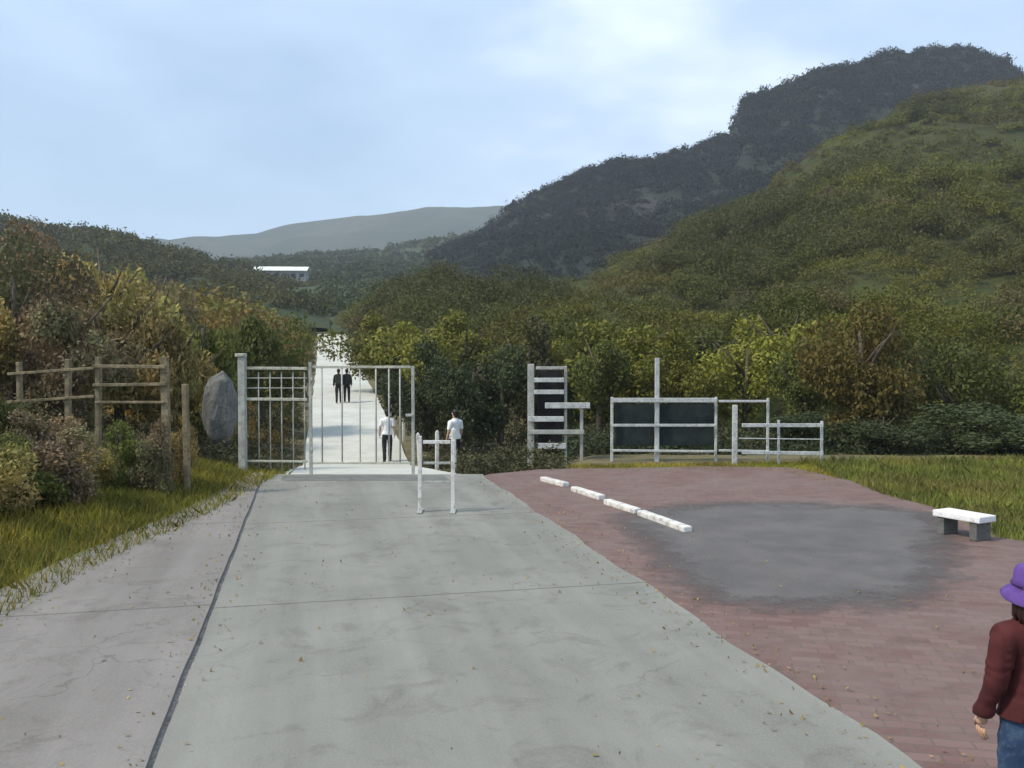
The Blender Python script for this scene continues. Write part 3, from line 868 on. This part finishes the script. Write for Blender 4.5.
bush('bush', 'mid green bush on the right, next to the russet bush', 'bush', None, foot(960, 26), top_h(960, 26, 342), 3.4, 'midgreen', 0, 7500, .04)
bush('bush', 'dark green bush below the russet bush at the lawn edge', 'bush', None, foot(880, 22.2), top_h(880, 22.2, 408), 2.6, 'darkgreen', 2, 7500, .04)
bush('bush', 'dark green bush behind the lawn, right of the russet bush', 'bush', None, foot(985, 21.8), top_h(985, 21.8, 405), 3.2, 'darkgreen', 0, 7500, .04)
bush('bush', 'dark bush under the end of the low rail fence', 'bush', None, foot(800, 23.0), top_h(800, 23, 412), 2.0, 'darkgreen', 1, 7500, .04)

# ------------------------------------------------------------------ far building in the valley
bc = D(282, 277, 300)
b = empty('long_building', (bc.x, bc.y, bc.z - 1.2), R(4))
tag(b, 'long low pale roofed building far off in the valley', 'building')
mb = MB(); mb.box((0, 0, 1.2), (17, 6, 3.4), bev=.02); mb.build('wall', M['wallgrey'], b)
mb = MB()
rv = [(-9, -3.8, 2.88), (9, -3.8, 2.88), (9, 0, 4.5), (-9, 0, 4.5), (-9, 3.8, 2.88), (9, 3.8, 2.88)]
vs = [mb.bm.verts.new(v) for v in rv] + [mb.bm.verts.new((v[0], v[1], v[2] + .2)) for v in rv]
for f in ((0, 1, 2, 3), (3, 2, 5, 4), (6, 9, 8, 7), (9, 10, 11, 8), (0, 6, 7, 1), (4, 5, 11, 10), (0, 3, 9, 6), (3, 4, 10, 9), (1, 7, 8, 2), (2, 8, 11, 5)):
    mb.bm.faces.new([vs[i] for i in f])
mb.build('roof', M['roofpale'], b)
for i in range(6):
    mb = MB(); mb.box((-7 + i * 2.8, -3.02, 1.5), (1.5, .08, 1.2), bev=0); mb.build('window', M['windark'], b)

# ------------------------------------------------------------------ gate and fences
GD = 17.35
YAW_ = math.atan2(.2229, .9748)
def gp(px, py, d=GD): return D(px, py, d)
# left panel with its tall post
pb = gp(243, 470)
hz = float(H(pb.x, GD))
fp = empty('fence_panel', (pb.x, GD, hz)); tag(fp, 'pale grey metal fence panel with tall capped post, left of the gate', 'fence')
def loc(o, p): return Vector(p) - o.location
mb = MB(); a = loc(fp, (pb.x, GD, 0)); top = zpx(357, GD) - hz
mb.box((0, 0, top / 2 - .1), (.14, .14, top + .2), bev=.012); po = mb.build('post', M['galv'], fp)
mb = MB(); mb.box((-.02, 0, top + .035), (.19, .19, .07), bev=.02); mb.build('cap', M['palegate'], po)
xr = gp(307, 400).x
for yp in (368, 399, 461):
    zz = zpx(yp, GD)
    mb = MB(); mb.beam(loc(fp, (pb.x + .09, GD, zz)), loc(fp, (xr, GD, zz - .01)), .04, .055 if yp < 450 else .04, .006); mb.build('rail', M['palegate'], fp)
for i in range(5):
    x = gp(258 + i * 11.5, 400).x
    mb = MB(); mb.tube([loc(fp, (x, GD + .045, zpx(470, GD))), loc(fp, (x, GD + .045, zpx(372, GD)))], .013, 8); mb.build('bar', M['galv'], fp)
for yp in (378, 388):
    zz = zpx(yp, GD)
    mb = MB(); mb.beam(loc(fp, (pb.x + .09, GD, zz)), loc(fp, (xr, GD, zz)), .02, .02, .004); mb.build('wire', M['galv'], fp)
# gate leaf across the lane
gl = gp(311, 470)
gt = empty('gate', (gl.x, GD, float(H(gl.x, GD)) + .05)); tag(gt, 'closed grey metal gate with upright bars across the concrete lane', 'gate')
xr = gp(413, 400).x
for x, yt in ((gl.x, 362), (xr, 366)):
    zt = zpx(yt, GD)
    mb = MB(); mb.box(loc(gt, (x, GD, zt / 2 - .15)), (.06, .06, zt + .3), bev=.008); mb.build('post', M['galv'], gt)
for yp, h in ((367, .05), (463, .04)):
    zz = zpx(yp, GD)
    mb = MB(); mb.beam(loc(gt, (gl.x + .045, GD, zz)), loc(gt, (xr - .045, GD, zz)), .04, h, .006); mb.build('rail', M['palegate'], gt)
for px in (322, 342, 360, 376, 389, 400):
    x = gp(px, 400).x
    mb = MB(); mb.tube([loc(gt, (x, GD, zpx(462, GD))), loc(gt, (x, GD, zpx(368, GD)))], .016 if px != 360 else .012, 8); mb.build('bar', M['galv'], gt)

for yp in (380, 450):
    mb = MB(); mb.tube([loc(gt, (gl.x + .035, GD - .045, zpx(yp, GD) - .05)), loc(gt, (gl.x + .035, GD - .045, zpx(yp, GD) + .05))], .018, 8); mb.build('hinge', M['galv'], gt)
mb = MB(); mb.box(loc(gt, (xr - .06, GD - .045, zpx(415, GD))), (.16, .04, .05), bev=.008); mb.build('latch', M['galv'], gt)
# grey boulder-like stone slab left of the post
def rock(name, loc_, size, seed, label, cat):
    bm = bmesh.new(); bmesh.ops.create_icosphere(bm, subdivisions=4, radius=1)
    for v in bm.verts:
        n = mnoise.fractal(v.co * 1.3 + Vector((seed, 0, 0)), 1, 2, 5)
        v.co = v.co.normalized() * (max(abs(v.co.x), abs(v.co.y), abs(v.co.z)) ** -.35) * (1 + .16 * n)
        v.co = Vector((v.co.x * size[0], v.co.y * size[1], v.co.z * size[2]))
    me = bpy.data.meshes.new(name); bm.to_mesh(me); bm.free(); me.materials.append(M['stone'])
    o = link(bpy.data.objects.new(name, me)); o.location = loc_
    return tag(o, label, cat)
rp = D(220, 425, 19.5)
rock('boulder', (rp.x, 19.5, rp.z + .35), (.33, .36, .78), 4, 'upright grey boulder on the bank left of the tall gate post', 'boulder')

# left wooden rail fence on the bank
FD = 14.2
f0 = D(97, 437, FD)
wf = empty('rail_fence', (f0.x, FD, float(H(f0.x, FD)))); tag(wf, 'weathered wooden post and rail fence on the dry left bank', 'fence')
for px, yt, w in ((20, 362, .06), (68, 359, .075), (98, 357, .075), (166, 357, .12), (186, 384, .085)):
    x = D(px, 400, FD).x; g = float(H(x, FD)); zt = zpx(yt, FD)
    mb = MB(); mb.box(loc(wf, (x, FD, (zt + g) / 2 - .1)), (w, .1, zt - g + .2), bev=.012, ry=random.uniform(-.02, .02)); mb.build('post', M['brownwood'], wf)
def lrail(pa, pb_, ya, yb, h=.085):
    A = D(pa, ya, FD); B = D(pb_, yb, FD)
    mb = MB(); mb.beam(loc(wf, (A.x, FD - .07, A.z)), loc(wf, (B.x, FD - .07, B.z)), .035, h, .008); mb.build('rail', M['brownwood'], wf)
lrail(95, 168, 366, 367, .055); lrail(95, 168, 385, 384, .05); lrail(97, 166, 402, 402, .04)
lrail(10, 96, 374, 368, .045); lrail(10, 96, 402, 396, .045)

# slatted stile right of the lane
SD = 20.0
s0 = D(531, 462, SD)
sl = empty('slatted_stile', (s0.x, SD, float(H(s0.x, SD)))); tag(sl, 'weathered slatted timber stile with stacked pale boards and dark gaps', 'stile')
for px, yt, w in ((531, 364, .15), (566, 366, .06), (582, 408, .07)):
    x = D(px, 400, SD).x; zt = zpx(yt, SD); g = sl.location.z
    mb = MB(); mb.box(loc(sl, (x, SD + .12, (zt + g) / 2 - .1)), (w, .12, zt - g + .2), bev=.012); mb.build('post', M['galv'], sl)
for yp, xa, xb, m, h in ((368, 536, 566, 'galv', .07), (380, 534, 564, 'railgrey', .1), (392, 534, 564, 'railgrey', .1), (405.5, 545, 590, 'railgrey', .13), (419, 528, 564, 'railgrey', .12), (432, 528, 584, 'galv', .1), (446, 538, 566, 'railgrey', .13)):
    A, B = D(xa, yp, SD), D(xb, yp, SD)
    mb = MB(); mb.beam(loc(sl, (A.x, SD, A.z)), loc(sl, (B.x, SD, B.z)), .06, h, .01); mb.build('board', M[m], sl)
A = D(550, 412, SD + .25)
mb = MB(); mb.box(loc(sl, (A.x, SD + .3, A.z)), (.55, .08, 1.9), bev=.01); mb.build('gap_shade', M['blackcloth'], sl)  # black sheet stands in for the shade in the gaps between boards

# right-hand rail fences
def rail_fence(name, label, d, posts, rails, mat, panel=None):
    x0 = D(posts[0][0], 400, d).x
    o = empty(name, (x0, d, float(H(x0, d)) + .05)); tag(o, label, 'fence')
    for px, yt, w in posts:
        x = D(px, 400, d).x; g = float(H(x, d)); zt = zpx(yt, d)
        mb = MB(); mb.box(loc(o, (x, d, (zt + g) / 2 - .1)), (w, w, zt - g + .2), bev=.012); mb.build('post', M[mat], o)
    for pa, ya, pb_, yb, h in rails:
        A, B = D(pa, ya, d), D(pb_, yb, d)
        mb = MB(); mb.beam(loc(o, (A.x, d - .08, A.z)), loc(o, (B.x, d - .08, B.z)), .04, h, .008); mb.build('rail', M[mat], o)
    if panel:
        pa, ya, pb_, yb = panel
        A, B = D(pa, ya, d), D(pb_, yb, d)
        mb = MB(); mb.box(loc(o, ((A.x + B.x) / 2, d + .09, (A.z + B.z) / 2)), (B.x - A.x, .02, abs(A.z - B.z)), bev=.004); mb.build('dark_panel', M['darkpanel'], o)  # flat dark sheet just behind the rails
    return o
rail_fence('rail_fence', 'grey rail fence with one tall post and dark panel behind', 19.6,
           [(612, 397, .06), (657, 358, .095), (716, 397, .055), (768, 398, .055)],
           [(612, 400, 716, 400, .1), (718, 401, 768, 401, .05), (612, 425, 716, 425, .06), (612, 450, 716, 451, .05), (718, 450, 768, 451, .05)], 'railgrey', (616, 404, 714, 446))
rail_fence('rail_fence', 'low grey two rail fence with short end post, right of the panelled fence', 18.9,
           [(735, 405, .1), (779, 420, .05), (822, 421, .055)],
           [(741, 425, 822, 425, .08), (741, 452, 822, 453, .075), (738, 438, 822, 439, .02)], 'railgrey')

# white barrier frame standing on the road's right edge
bl = G(419, 512); br_ = G(452, 512)
bf = empty('barrier_frame', (bl.x, bl.y, .0)); tag(bf, 'white painted two legged barrier frame standing on the road edge', 'barrier')
dB = bl.y
for px, yt in ((420, 436), (453, 440)):
    x = D(px, 480, dB).x; zt = zpx(yt, dB)
    mb = MB(); mb.box(loc(bf, (x, dB, zt / 2)), (.055, .055, zt), bev=.008); mb.build('leg', M['white'], bf)
    mb = MB(); mb.box(loc(bf, (x, dB, .013)), (.08, .36, .022), bev=.006); mb.build('foot', M['galv'], bf)
for yp, h in ((442, .05), (463, .035), (482, .035)):
    z = zpx(yp, dB)
    mb = MB(); mb.beam(loc(bf, (D(423, 480, dB).x, dB, z)), loc(bf, (D(450.5, 480, dB).x, dB, z)), .03, h, .006); mb.build('rail', M['white' if yp < 450 else 'galv'], bf)

for i, d in enumerate((20.5, 23.5, 27.5, 33, 40, 50)):
    w_ = float(np.interp(d, [CREST, 20, 28, 200], [far_w[0], 3.7, 3.4, 3.4])) / 2
    x = float(lane_c(d)) + w_ + .22
    g = min(float(lane_z(d)), float(H(x, d))) - .1
    mb = MB(); mb.box((0, 0, .55), (.1, .1, 1.2), bev=.02)
    mb.tube([(0, 0, 1.14), (0, 0, 1.19)], [.05, .015], 4)
    o = mb.build('marker_post', M['white']); o.location = (x, d, g); o.rotation_euler = (R(random.uniform(-2, 2)), R(random.uniform(-2, 2)), YAW_)
    tag(o, 'pale square post in the row along the right edge of the lane beyond the gate', 'post', 'pale posts along the lane')
# white kerb blocks along the court
KB = [((543, 480.5), (566, 486.5), 'farthest white painted kerb block, nearest the slatted stile'),
      ((574, 490.5), (602, 499.5), 'white painted kerb block, second from the slatted stile'),
      ((607, 503.5), (638, 513.5), 'white painted kerb block, third from the slatted stile'),
      ((641, 515), (688, 532), 'nearest and longest white painted kerb block, at the asphalt edge')]
for a, c, lab in KB:
    A, B = G(*a), G(*c)
    bm = MB()
    bm.beam(Vector((A.x, A.y, .03)), Vector((B.x, B.y, .03)), .13, .085, .02)
    o = bm.build('kerb_block', M['white'])
    mid = (A + B) / 2; mid.z = 0
    o.data.transform(Matrix.Translation(-mid)); o.location = mid
    tag(o, lab, 'kerb block', 'white kerb blocks beside the asphalt court')

# low white bench
bA, bB = G(938, 540), G(990, 549)
bA = D(938, 530, 11.2); bB = D(990, 540, 10.7)
ang = math.atan2(bB.y - bA.y, bB.x - bA.x)
bo = empty('bench', ((bA.x + bB.x) / 2, (bA.y + bB.y) / 2, 0), ang - R(10)); tag(bo, 'low white concrete bench at the yard edge by the grass', 'bench')
mb = MB(); mb.box((0, 0, .26), (.64, .32, .08), bev=.015); mb.build('seat', M['bench'], bo)
for sx in (-1, 1):
    mb = MB(); mb.box((sx * .22, 0, .107), (.1, .28, .222), bev=.012); mb.build('leg', M['stone'], bo)

# ------------------------------------------------------------------ people
def skin_mesh(name, verts, edges, mat, parent, sub=2, extra=None):
    """verts: [(co, (rx, ry))]; grown with a skin surface and baked to a plain mesh."""
    me = bpy.data.meshes.new(name)
    me.from_pydata([v[0] for v in verts], edges, [])
    o = bpy.data.objects.new(name, me); COL.objects.link(o)
    md = o.modifiers.new('Skin', 'SKIN'); md.use_smooth_shade = True; md.branch_smoothing = .6
    for i, v in enumerate(verts):
        sv = me.skin_vertices[0].data[i]
        sv.radius = v[1]; sv.use_root = (i == 0)
    ss = o.modifiers.new('Sub', 'SUBSURF'); ss.levels = sub; ss.render_levels = sub
    dg = bpy.context.evaluated_depsgraph_get(); dg.update()
    m2 = bpy.data.meshes.new_from_object(o.evaluated_get(dg))
    bpy.data.objects.remove(o)
    if extra:
        bm = bmesh.new(); bm.from_mesh(m2); bm.from_mesh(extra); bm.to_mesh(m2); bm.free()
    m2.name = name; m2.materials.clear(); m2.materials.append(mat)
    for p in m2.polygons: p.use_smooth = True
    return link(bpy.data.objects.new(name, m2), parent)

def person(label, pos, yaw, height, top, legs, stride=.0, arms=(.0, .0), hat=None, group=None, sleeves='long', pack=None):
    k = height / 1.7
    root = empty('person', pos, yaw); tag(root, label, 'person', group)
    def V(x, y, z): return (x * k, y * k, z * k)
    def r(a, b=None): return (a * k, (b or a) * k)
    verts, edges = [], []
    def add(co, rad, par=None):
        verts.append((V(*co), r(*rad) if isinstance(rad, tuple) else r(rad)))
        i = len(verts) - 1
        if par is not None: edges.append((par, i))
        return i
    J = {}
    J['pel'] = add((0, 0, .95), (.135, .1))
    J['wai'] = add((0, .005, 1.1), (.12, .088), J['pel'])
    J['che'] = add((0, 0, 1.27), (.145, .1), J['wai'])
    J['ne0'] = add((0, -.01, 1.42), (.07, .065), J['che'])
    J['ne1'] = add((0, .005, 1.49), (.052, .055), J['ne0'])
    J['hd0'] = add((0, .02, 1.545), (.064, .078), J['ne1'])
    J['hd1'] = add((0, .012, 1.61), (.076, .093), J['hd0'])
    J['hd2'] = add((0, .0, 1.665), (.062, .076), J['hd1'])
    sh, el, wr, hp, kn, an, to = {}, {}, {}, {}, {}, {}, {}
    for s in (-1, 1):
        a = arms[0 if s < 0 else 1]
        sh[s] = (s * .175, -.005, 1.385); el[s] = (s * .225, -.02 + a * .12, 1.12); wr[s] = (s * .235, .04 + a * .34, .9 + abs(a) * .06)
        i = add(sh[s], .058, J['che']); i = add(el[s], .042, i); i = add(wr[s], .028, i)
        hnd = (wr[s][0] * 1.0, wr[s][1] + .012 + a * .03, wr[s][2] - .075)
        add(hnd, (.02, .038), i)
        st = stride * s
        hp[s] = (s * .09, 0, .88)
        kn[s] = (s * .1, .02 + st * .5 + (.03 if stride else 0), .5)
        an[s] = (s * .1, -.02 + st, .085 + (.03 if st < -.05 else 0))
        to[s] = (s * .115, an[s][1] + .15, .04)
        i = add(hp[s], .085, J['pel']); i = add(kn[s], .056, i); i = add(an[s], .036, i); add(to[s], .03, i)
    # fingers, nose and ears are grown into the same mesh
    fb = MB()
    for s in (-1, 1):
        a = arms[0 if s < 0 else 1]
        bx, by, bz = wr[s][0], wr[s][1] + .012 + a * .03, wr[s][2] - .09
        for j, (off, L) in enumerate(((.03, .066), (.011, .076), (-.009, .072), (-.028, .055))):
            p0 = Vector((bx, by + off, bz)); c = -s * .012
            fb.tube([V(*p0), V(*(p0 + Vector((c * .3, .004, -L * .45)))), V(*(p0 + Vector((c * 1.2, .006, -L * .8)))), V(*(p0 + Vector((c * 2.2, .004, -L)))) ], [.0095 * k, .0088 * k, .008 * k, .0045 * k], 8)
        t0 = Vector((bx, by + .03, bz + .045))
        fb.tube([V(*t0), V(*(t0 + Vector((-s * .006, .026, -.025)))), V(*(t0 + Vector((-s * .012, .034, -.058))))], [.012 * k, .0105 * k, .006 * k], 8)
        fb.ball(V(s * .078, .005, 1.595), .026 * k, (.35, .7, 1.1))
    fb.tube([V(0, .1, 1.618), V(0, .118, 1.592), V(0, .108, 1.578)], [.008 * k, .015 * k, .012 * k], 8)
    fb.ball(V(0, .1, 1.553), .02 * k, (1.1, .5, .35))
    em = bpy.data.meshes.new('x'); bmesh.ops.recalc_face_normals(fb.bm, faces=fb.bm.faces[:]); fb.bm.to_mesh(em); fb.bm.free()
    body = skin_mesh('body', verts, edges, M['skin'], root, 2, None)
    bare = body.data.copy()
    bm = bmesh.new(); bm.from_mesh(body.data); bm.from_mesh(em); bm.to_mesh(body.data); bm.free()
    for p in body.data.polygons: p.use_smooth = True
    for s in (-1, 1):
        mb = MB(); mb.ball(V(s * .031, .098, 1.615), .0115 * k); mb.build('eye', M['eyewhite'], root)
    # clothes follow the body: cut from it and set off along its normals
    bmx = bmesh.new(); bmx.from_mesh(bare); bmesh.ops.subdivide_edges(bmx, edges=bmx.edges[:], cuts=1, use_grid_fill=True, smooth=.0); bmx.to_mesh(bare); bmx.free()
    def garment(name, keep, off, mat, hem=0.0, zhem=0.0, planes=()):
        bm = bmesh.new(); bm.from_mesh(bare)
        for z_ in planes:
            bmesh.ops.bisect_plane(bm, geom=bm.verts[:] + bm.edges[:] + bm.faces[:], plane_co=(0, 0, z_ * k), plane_no=(0, 0, 1))
        bm.normal_update()
        bmesh.ops.delete(bm, geom=[f for f in bm.faces if not keep(f.calc_center_median() / k)], context='FACES')
        bm.normal_update()
        for v in bm.verts:
            q = v.co / k
            fold = mnoise.noise(Vector((q.x * 9, q.y * 9, q.z * 16))) * .008 + math.sin(q.z * 95 + 7 * mnoise.noise(q * 9)) * .0035 * max(0, mnoise.noise(q * 5) + .45)
            o_ = off * (.4 if abs(q.x) > .2 else 1) + fold + (hem * max(0, 1 - abs(q.z - zhem) / .12) if hem else 0)
            v.co += v.normal * o_ * k
        r_ = bmesh.ops.solidify(bm, geom=bm.faces[:], thickness=-.006 * k)
        me = bpy.data.meshes.new(name); bm.to_mesh(me); bm.free()
        me.materials.append(M[mat])
        for p in me.polygons: p.use_smooth = True
        return link(bpy.data.objects.new(name, me), root)
    def arm_zone(q): return abs(q.x) > .172 and q.z > .72
    cut = 1.17 if sleeves == 'short' else -1
    def top_keep(q):
        if q.z > 1.475: return False
        if arm_zone(q) and q.z < 1.33: return q.z > cut and q.z > min(wr[-1][2], wr[1][2]) - .01
        return q.z > .9
    def leg_keep(q): return q.z < 1.0 and q.z > .085 and not (arm_zone(q))
    garment('trousers', leg_keep, .014, legs, planes=(1.0, .085))
    garment('jacket' if sleeves == 'long' else 'shirt', top_keep, .024, top, .012, .92, planes=(1.475, .9, 1.17 if sleeves == 'short' else min(wr[-1][2], wr[1][2]) - .01))
    for s in (-1, 1):
        v2, e2 = [], []
        def add2(co, rad, par=None):
            v2.append((V(*co), r(*rad) if isinstance(rad, tuple) else r(rad))); i = len(v2) - 1
            if par is not None: e2.append((par, i))
            return i
        i = add2((an[s][0], an[s][1] - .035, .05), (.05, .055)); i = add2((an[s][0], an[s][1] + .06, .05), (.052, .054), i); add2((to[s][0], to[s][1] + .05, .036), (.045, .036), i)
        skin_mesh('shoe', v2, e2, M['shoe'], root)
    if hat:
        prof = [(.0, 1.748), (.05, 1.744), (.084, 1.728), (.098, 1.7), (.104, 1.65), (.107, 1.618), (.112, 1.612), (.145, 1.585), (.163, 1.556), (.16, 1.552), (.138, 1.578), (.103, 1.606)]
        mb = MB(); N = 28; rings = []
        for a_, z_ in prof:
            ring = []
            for i in range(N):
                t_ = i / N * 2 * math.pi
                wv = 1 + .035 * math.sin(3 * t_ + 1) * (a_ / .16) ** 2 + .015 * math.sin(7 * t_)
                ring.append(mb.bm.verts.new(V(a_ * .92 * wv * math.cos(t_), -.004 + a_ * 1.1 * wv * math.sin(t_), z_ - .016 * math.sin(2 * t_ + .6) * (a_ / .16) ** 3)))
            rings.append(ring)
        for r1, r2 in zip(rings, rings[1:]):
            for i in range(N):
                try:
                    f = mb.bm.faces.new((r1[i], r1[(i + 1) % N], r2[(i + 1) % N], r2[i])); f.smooth = True
                except ValueError: pass
        bmesh.ops.remove_doubles(mb.bm, verts=mb.bm.verts[:], dist=.0004)
        ht = mb.build('hat', M[hat], root)
        mb = MB(); pts = [V(.1035 * .955 * math.cos(i / 28 * 2 * math.pi), -.004 + .107 * 1.1 * math.sin(i / 28 * 2 * math.pi), 1.635) for i in range(28)]
        mb.tube(pts + [pts[0]], .009 * k, 6, False); mb.build('hat_band', M['purpledark'], ht)
        # hair: many strands hanging to the shoulders
        mb = MB(); rr = random.Random(3)
        for i in range(120):
            t_ = math.pi + rr.uniform(-.35, math.pi + .35)
            x0, y0 = .078 * math.cos(t_), -.004 + .088 * math.sin(t_)
            if y0 > .03: continue
            L = rr.uniform(.17, .25); o1 = 1 + rr.uniform(-.05, .18)
            mb.tube([V(x0, y0, 1.64), V(x0 * 1.12 * o1, y0 * 1.12 * o1 - .004, 1.56), V(x0 * 1.2 * o1 + rr.uniform(-.01, .01), y0 * 1.2 * o1 - .012, 1.64 - L * .7), V(x0 * 1.05 * o1 + rr.uniform(-.02, .02), y0 * 1.2 * o1 - .022, 1.64 - L)], [.012 * k, .013 * k, .011 * k, .003 * k], 6)
        mb.build('hair', M['hairred'], root)
    else:
        mb = MB(); mb.ball(V(0, -.016, 1.638), .094 * k, (.92, 1.08, 1.0), 16, 12)
        mb.ball(V(0, -.05, 1.57), .075 * k, (.95, .7, 1.0), 14, 10)
        mb.build('hair', M['hair'], root)
    if pack:
        mb = MB(); mb.box(V(0, -.19, 1.2), V(.34, .2, .5), bev=.05 * k); mb.build('backpack', M[pack], root)
    return root

YAW_ROAD = math.atan2(.2229, .9748)
pd = 3.72
pp = D(1033, 600, pd)
person('person in purple hat, dark maroon jacket and navy jeans at the yard edge', (pp.x, pd, -.006), YAW_ROAD * .6, 1.305, 'maroon', 'denim', .1, (.1, -.15), 'purple')
def on_lane(px, d):
    x = (px - CX) / F * d / math.cos(PITCH)
    return (x, d, float(lane_z(d)))
person('person in white shirt and dark trousers walking on the lane behind the gate', on_lane(387, 28.5), YAW_ROAD, 1.68, 'whitecloth', 'blackcloth', .16, (.25, -.25), None, None, 'short')
p2 = foot(455, 24.2, 0)
person('person in white top and dark trousers standing behind the white barrier frame', (p2[0], p2[1], p2[2]), YAW_ROAD + .5, 1.66, 'whitecloth', 'blackcloth', .06, (.1, .1), None, None, 'short')
person('person in black with olive pack, left one of the pair far up the lane', on_lane(338.6, 44), YAW_ROAD, 1.68, 'blackcloth', 'blackcloth', .14, (.2, -.2), None, 'pair walking up the far lane', 'long', 'olivecloth')
person('person in black with olive jacket, right one of the pair far up the lane', on_lane(346.8, 44.3), YAW_ROAD, 1.66, 'olivecloth', 'blackcloth', -.14, (-.2, .2), None, 'pair walking up the far lane', 'long', 'blackcloth')

# ------------------------------------------------------------------ haze
mb = MB(); mb.box((0, 50, 190), (5300, 5200, 400), bev=0)
hz_o = mb.build('haze', M['soil']); hz_o.data.materials.clear()
hm = bpy.data.materials.new('haze_air'); hm.use_nodes = True
nt = hm.node_tree; nt.nodes.clear()
out = nd(nt, 'ShaderNodeOutputMaterial'); pv = nd(nt, 'ShaderNodeVolumePrincipled')
pv.inputs['Color'].default_value = (.78, .86, 1, 1); pv.inputs['Density'].default_value = .00028
nt.links.new(pv.outputs['Volume'], out.inputs['Volume'])
hz_o.data.materials.append(hm); tag(hz_o, kind='stuff')

# ------------------------------------------------------------------ sky and sun
SUN_EL, SUN_AZ = 50.0, -112.0          # azimuth clockwise from +Y
w = bpy.data.worlds.new('World'); SC.world = w; w.use_nodes = True
nt = w.node_tree
bg = nt.nodes['Background']
st = nd(nt, 'ShaderNodeTexSky', sky_type='NISHITA')
st.sun_disc = False; st.sun_elevation = R(SUN_EL); st.sun_rotation = R(SUN_AZ)
st.air_density = 1.0; st.dust_density = 1.6; st.ozone_density = 1.2; st.altitude = 300
tc = nd(nt, 'ShaderNodeTexCoord')
mp = nd(nt, 'ShaderNodeMapping'); mp.inputs['Scale'].default_value = (1.1, 1.1, 2.6); mp.inputs['Location'].default_value = (5.754841327667236, 0.22509679198265076, 2.475263833999634)
nt.links.new(tc.outputs['Generated'], mp.inputs['Vector'])
cn = nd(nt, 'ShaderNodeTexNoise'); cn.inputs['Scale'].default_value = 1.15; cn.inputs['Detail'].default_value = 5; cn.inputs['Roughness'].default_value = .55
nt.links.new(mp.outputs['Vector'], cn.inputs['Vector'])
ck = ramp(nt, cn.outputs['Fac'], [(.3, (.55, .55, .55)), (.68, (.96, .96, .96))])
cc = ramp(nt, cn.outputs['Fac'], [(.34, (.31, .44, .59)), (.5, (.42, .54, .69)), (.63, (.78, .84, .88))])
cv = nd(nt, 'ShaderNodeVectorMath', operation='SCALE'); cv.inputs['Scale'].default_value = 10.5
nt.links.new(cc, cv.inputs[0])
skc = mixc(nt, ck, st.outputs['Color'], cv.outputs['Vector'])
nt.links.new(skc, bg.inputs['Color'])
bg.inputs['Strength'].default_value = .1

sd = bpy.data.lights.new('sun', 'SUN'); sd.energy = 2.4; sd.angle = R(7); sd.color = (1, .91, .76)
so = link(bpy.data.objects.new('sun', sd))
az, el = R(SUN_AZ), R(SUN_EL)
dv = Vector((math.sin(az) * math.cos(el), math.cos(az) * math.cos(el), math.sin(el)))
so.rotation_euler = dv.to_track_quat('Z', 'Y').to_euler()
so.location = dv * 60

# ------------------------------------------------------------------ camera and output
cd = bpy.data.cameras.new('camera'); cam = link(bpy.data.objects.new('camera', cd))
cd.sensor_width = 36; cd.lens = F / 1024 * 36; cd.clip_end = 20000; cd.clip_start = .05
cam.location = (0, 0, EYE); cam.rotation_euler = (math.pi / 2 - PITCH, 0, 0)
SC.camera = cam
SC.view_settings.view_transform = 'Standard'; SC.view_settings.look = 'None'
SC.view_settings.exposure = .76; SC.view_settings.gamma = 1
SC.cycles.use_denoising = True
SC.cycles.max_bounces = 6; SC.cycles.diffuse_bounces = 3; SC.cycles.transmission_bounces = 4
SC.cycles.volume_bounces = 1; SC.cycles.transparent_max_bounces = 8
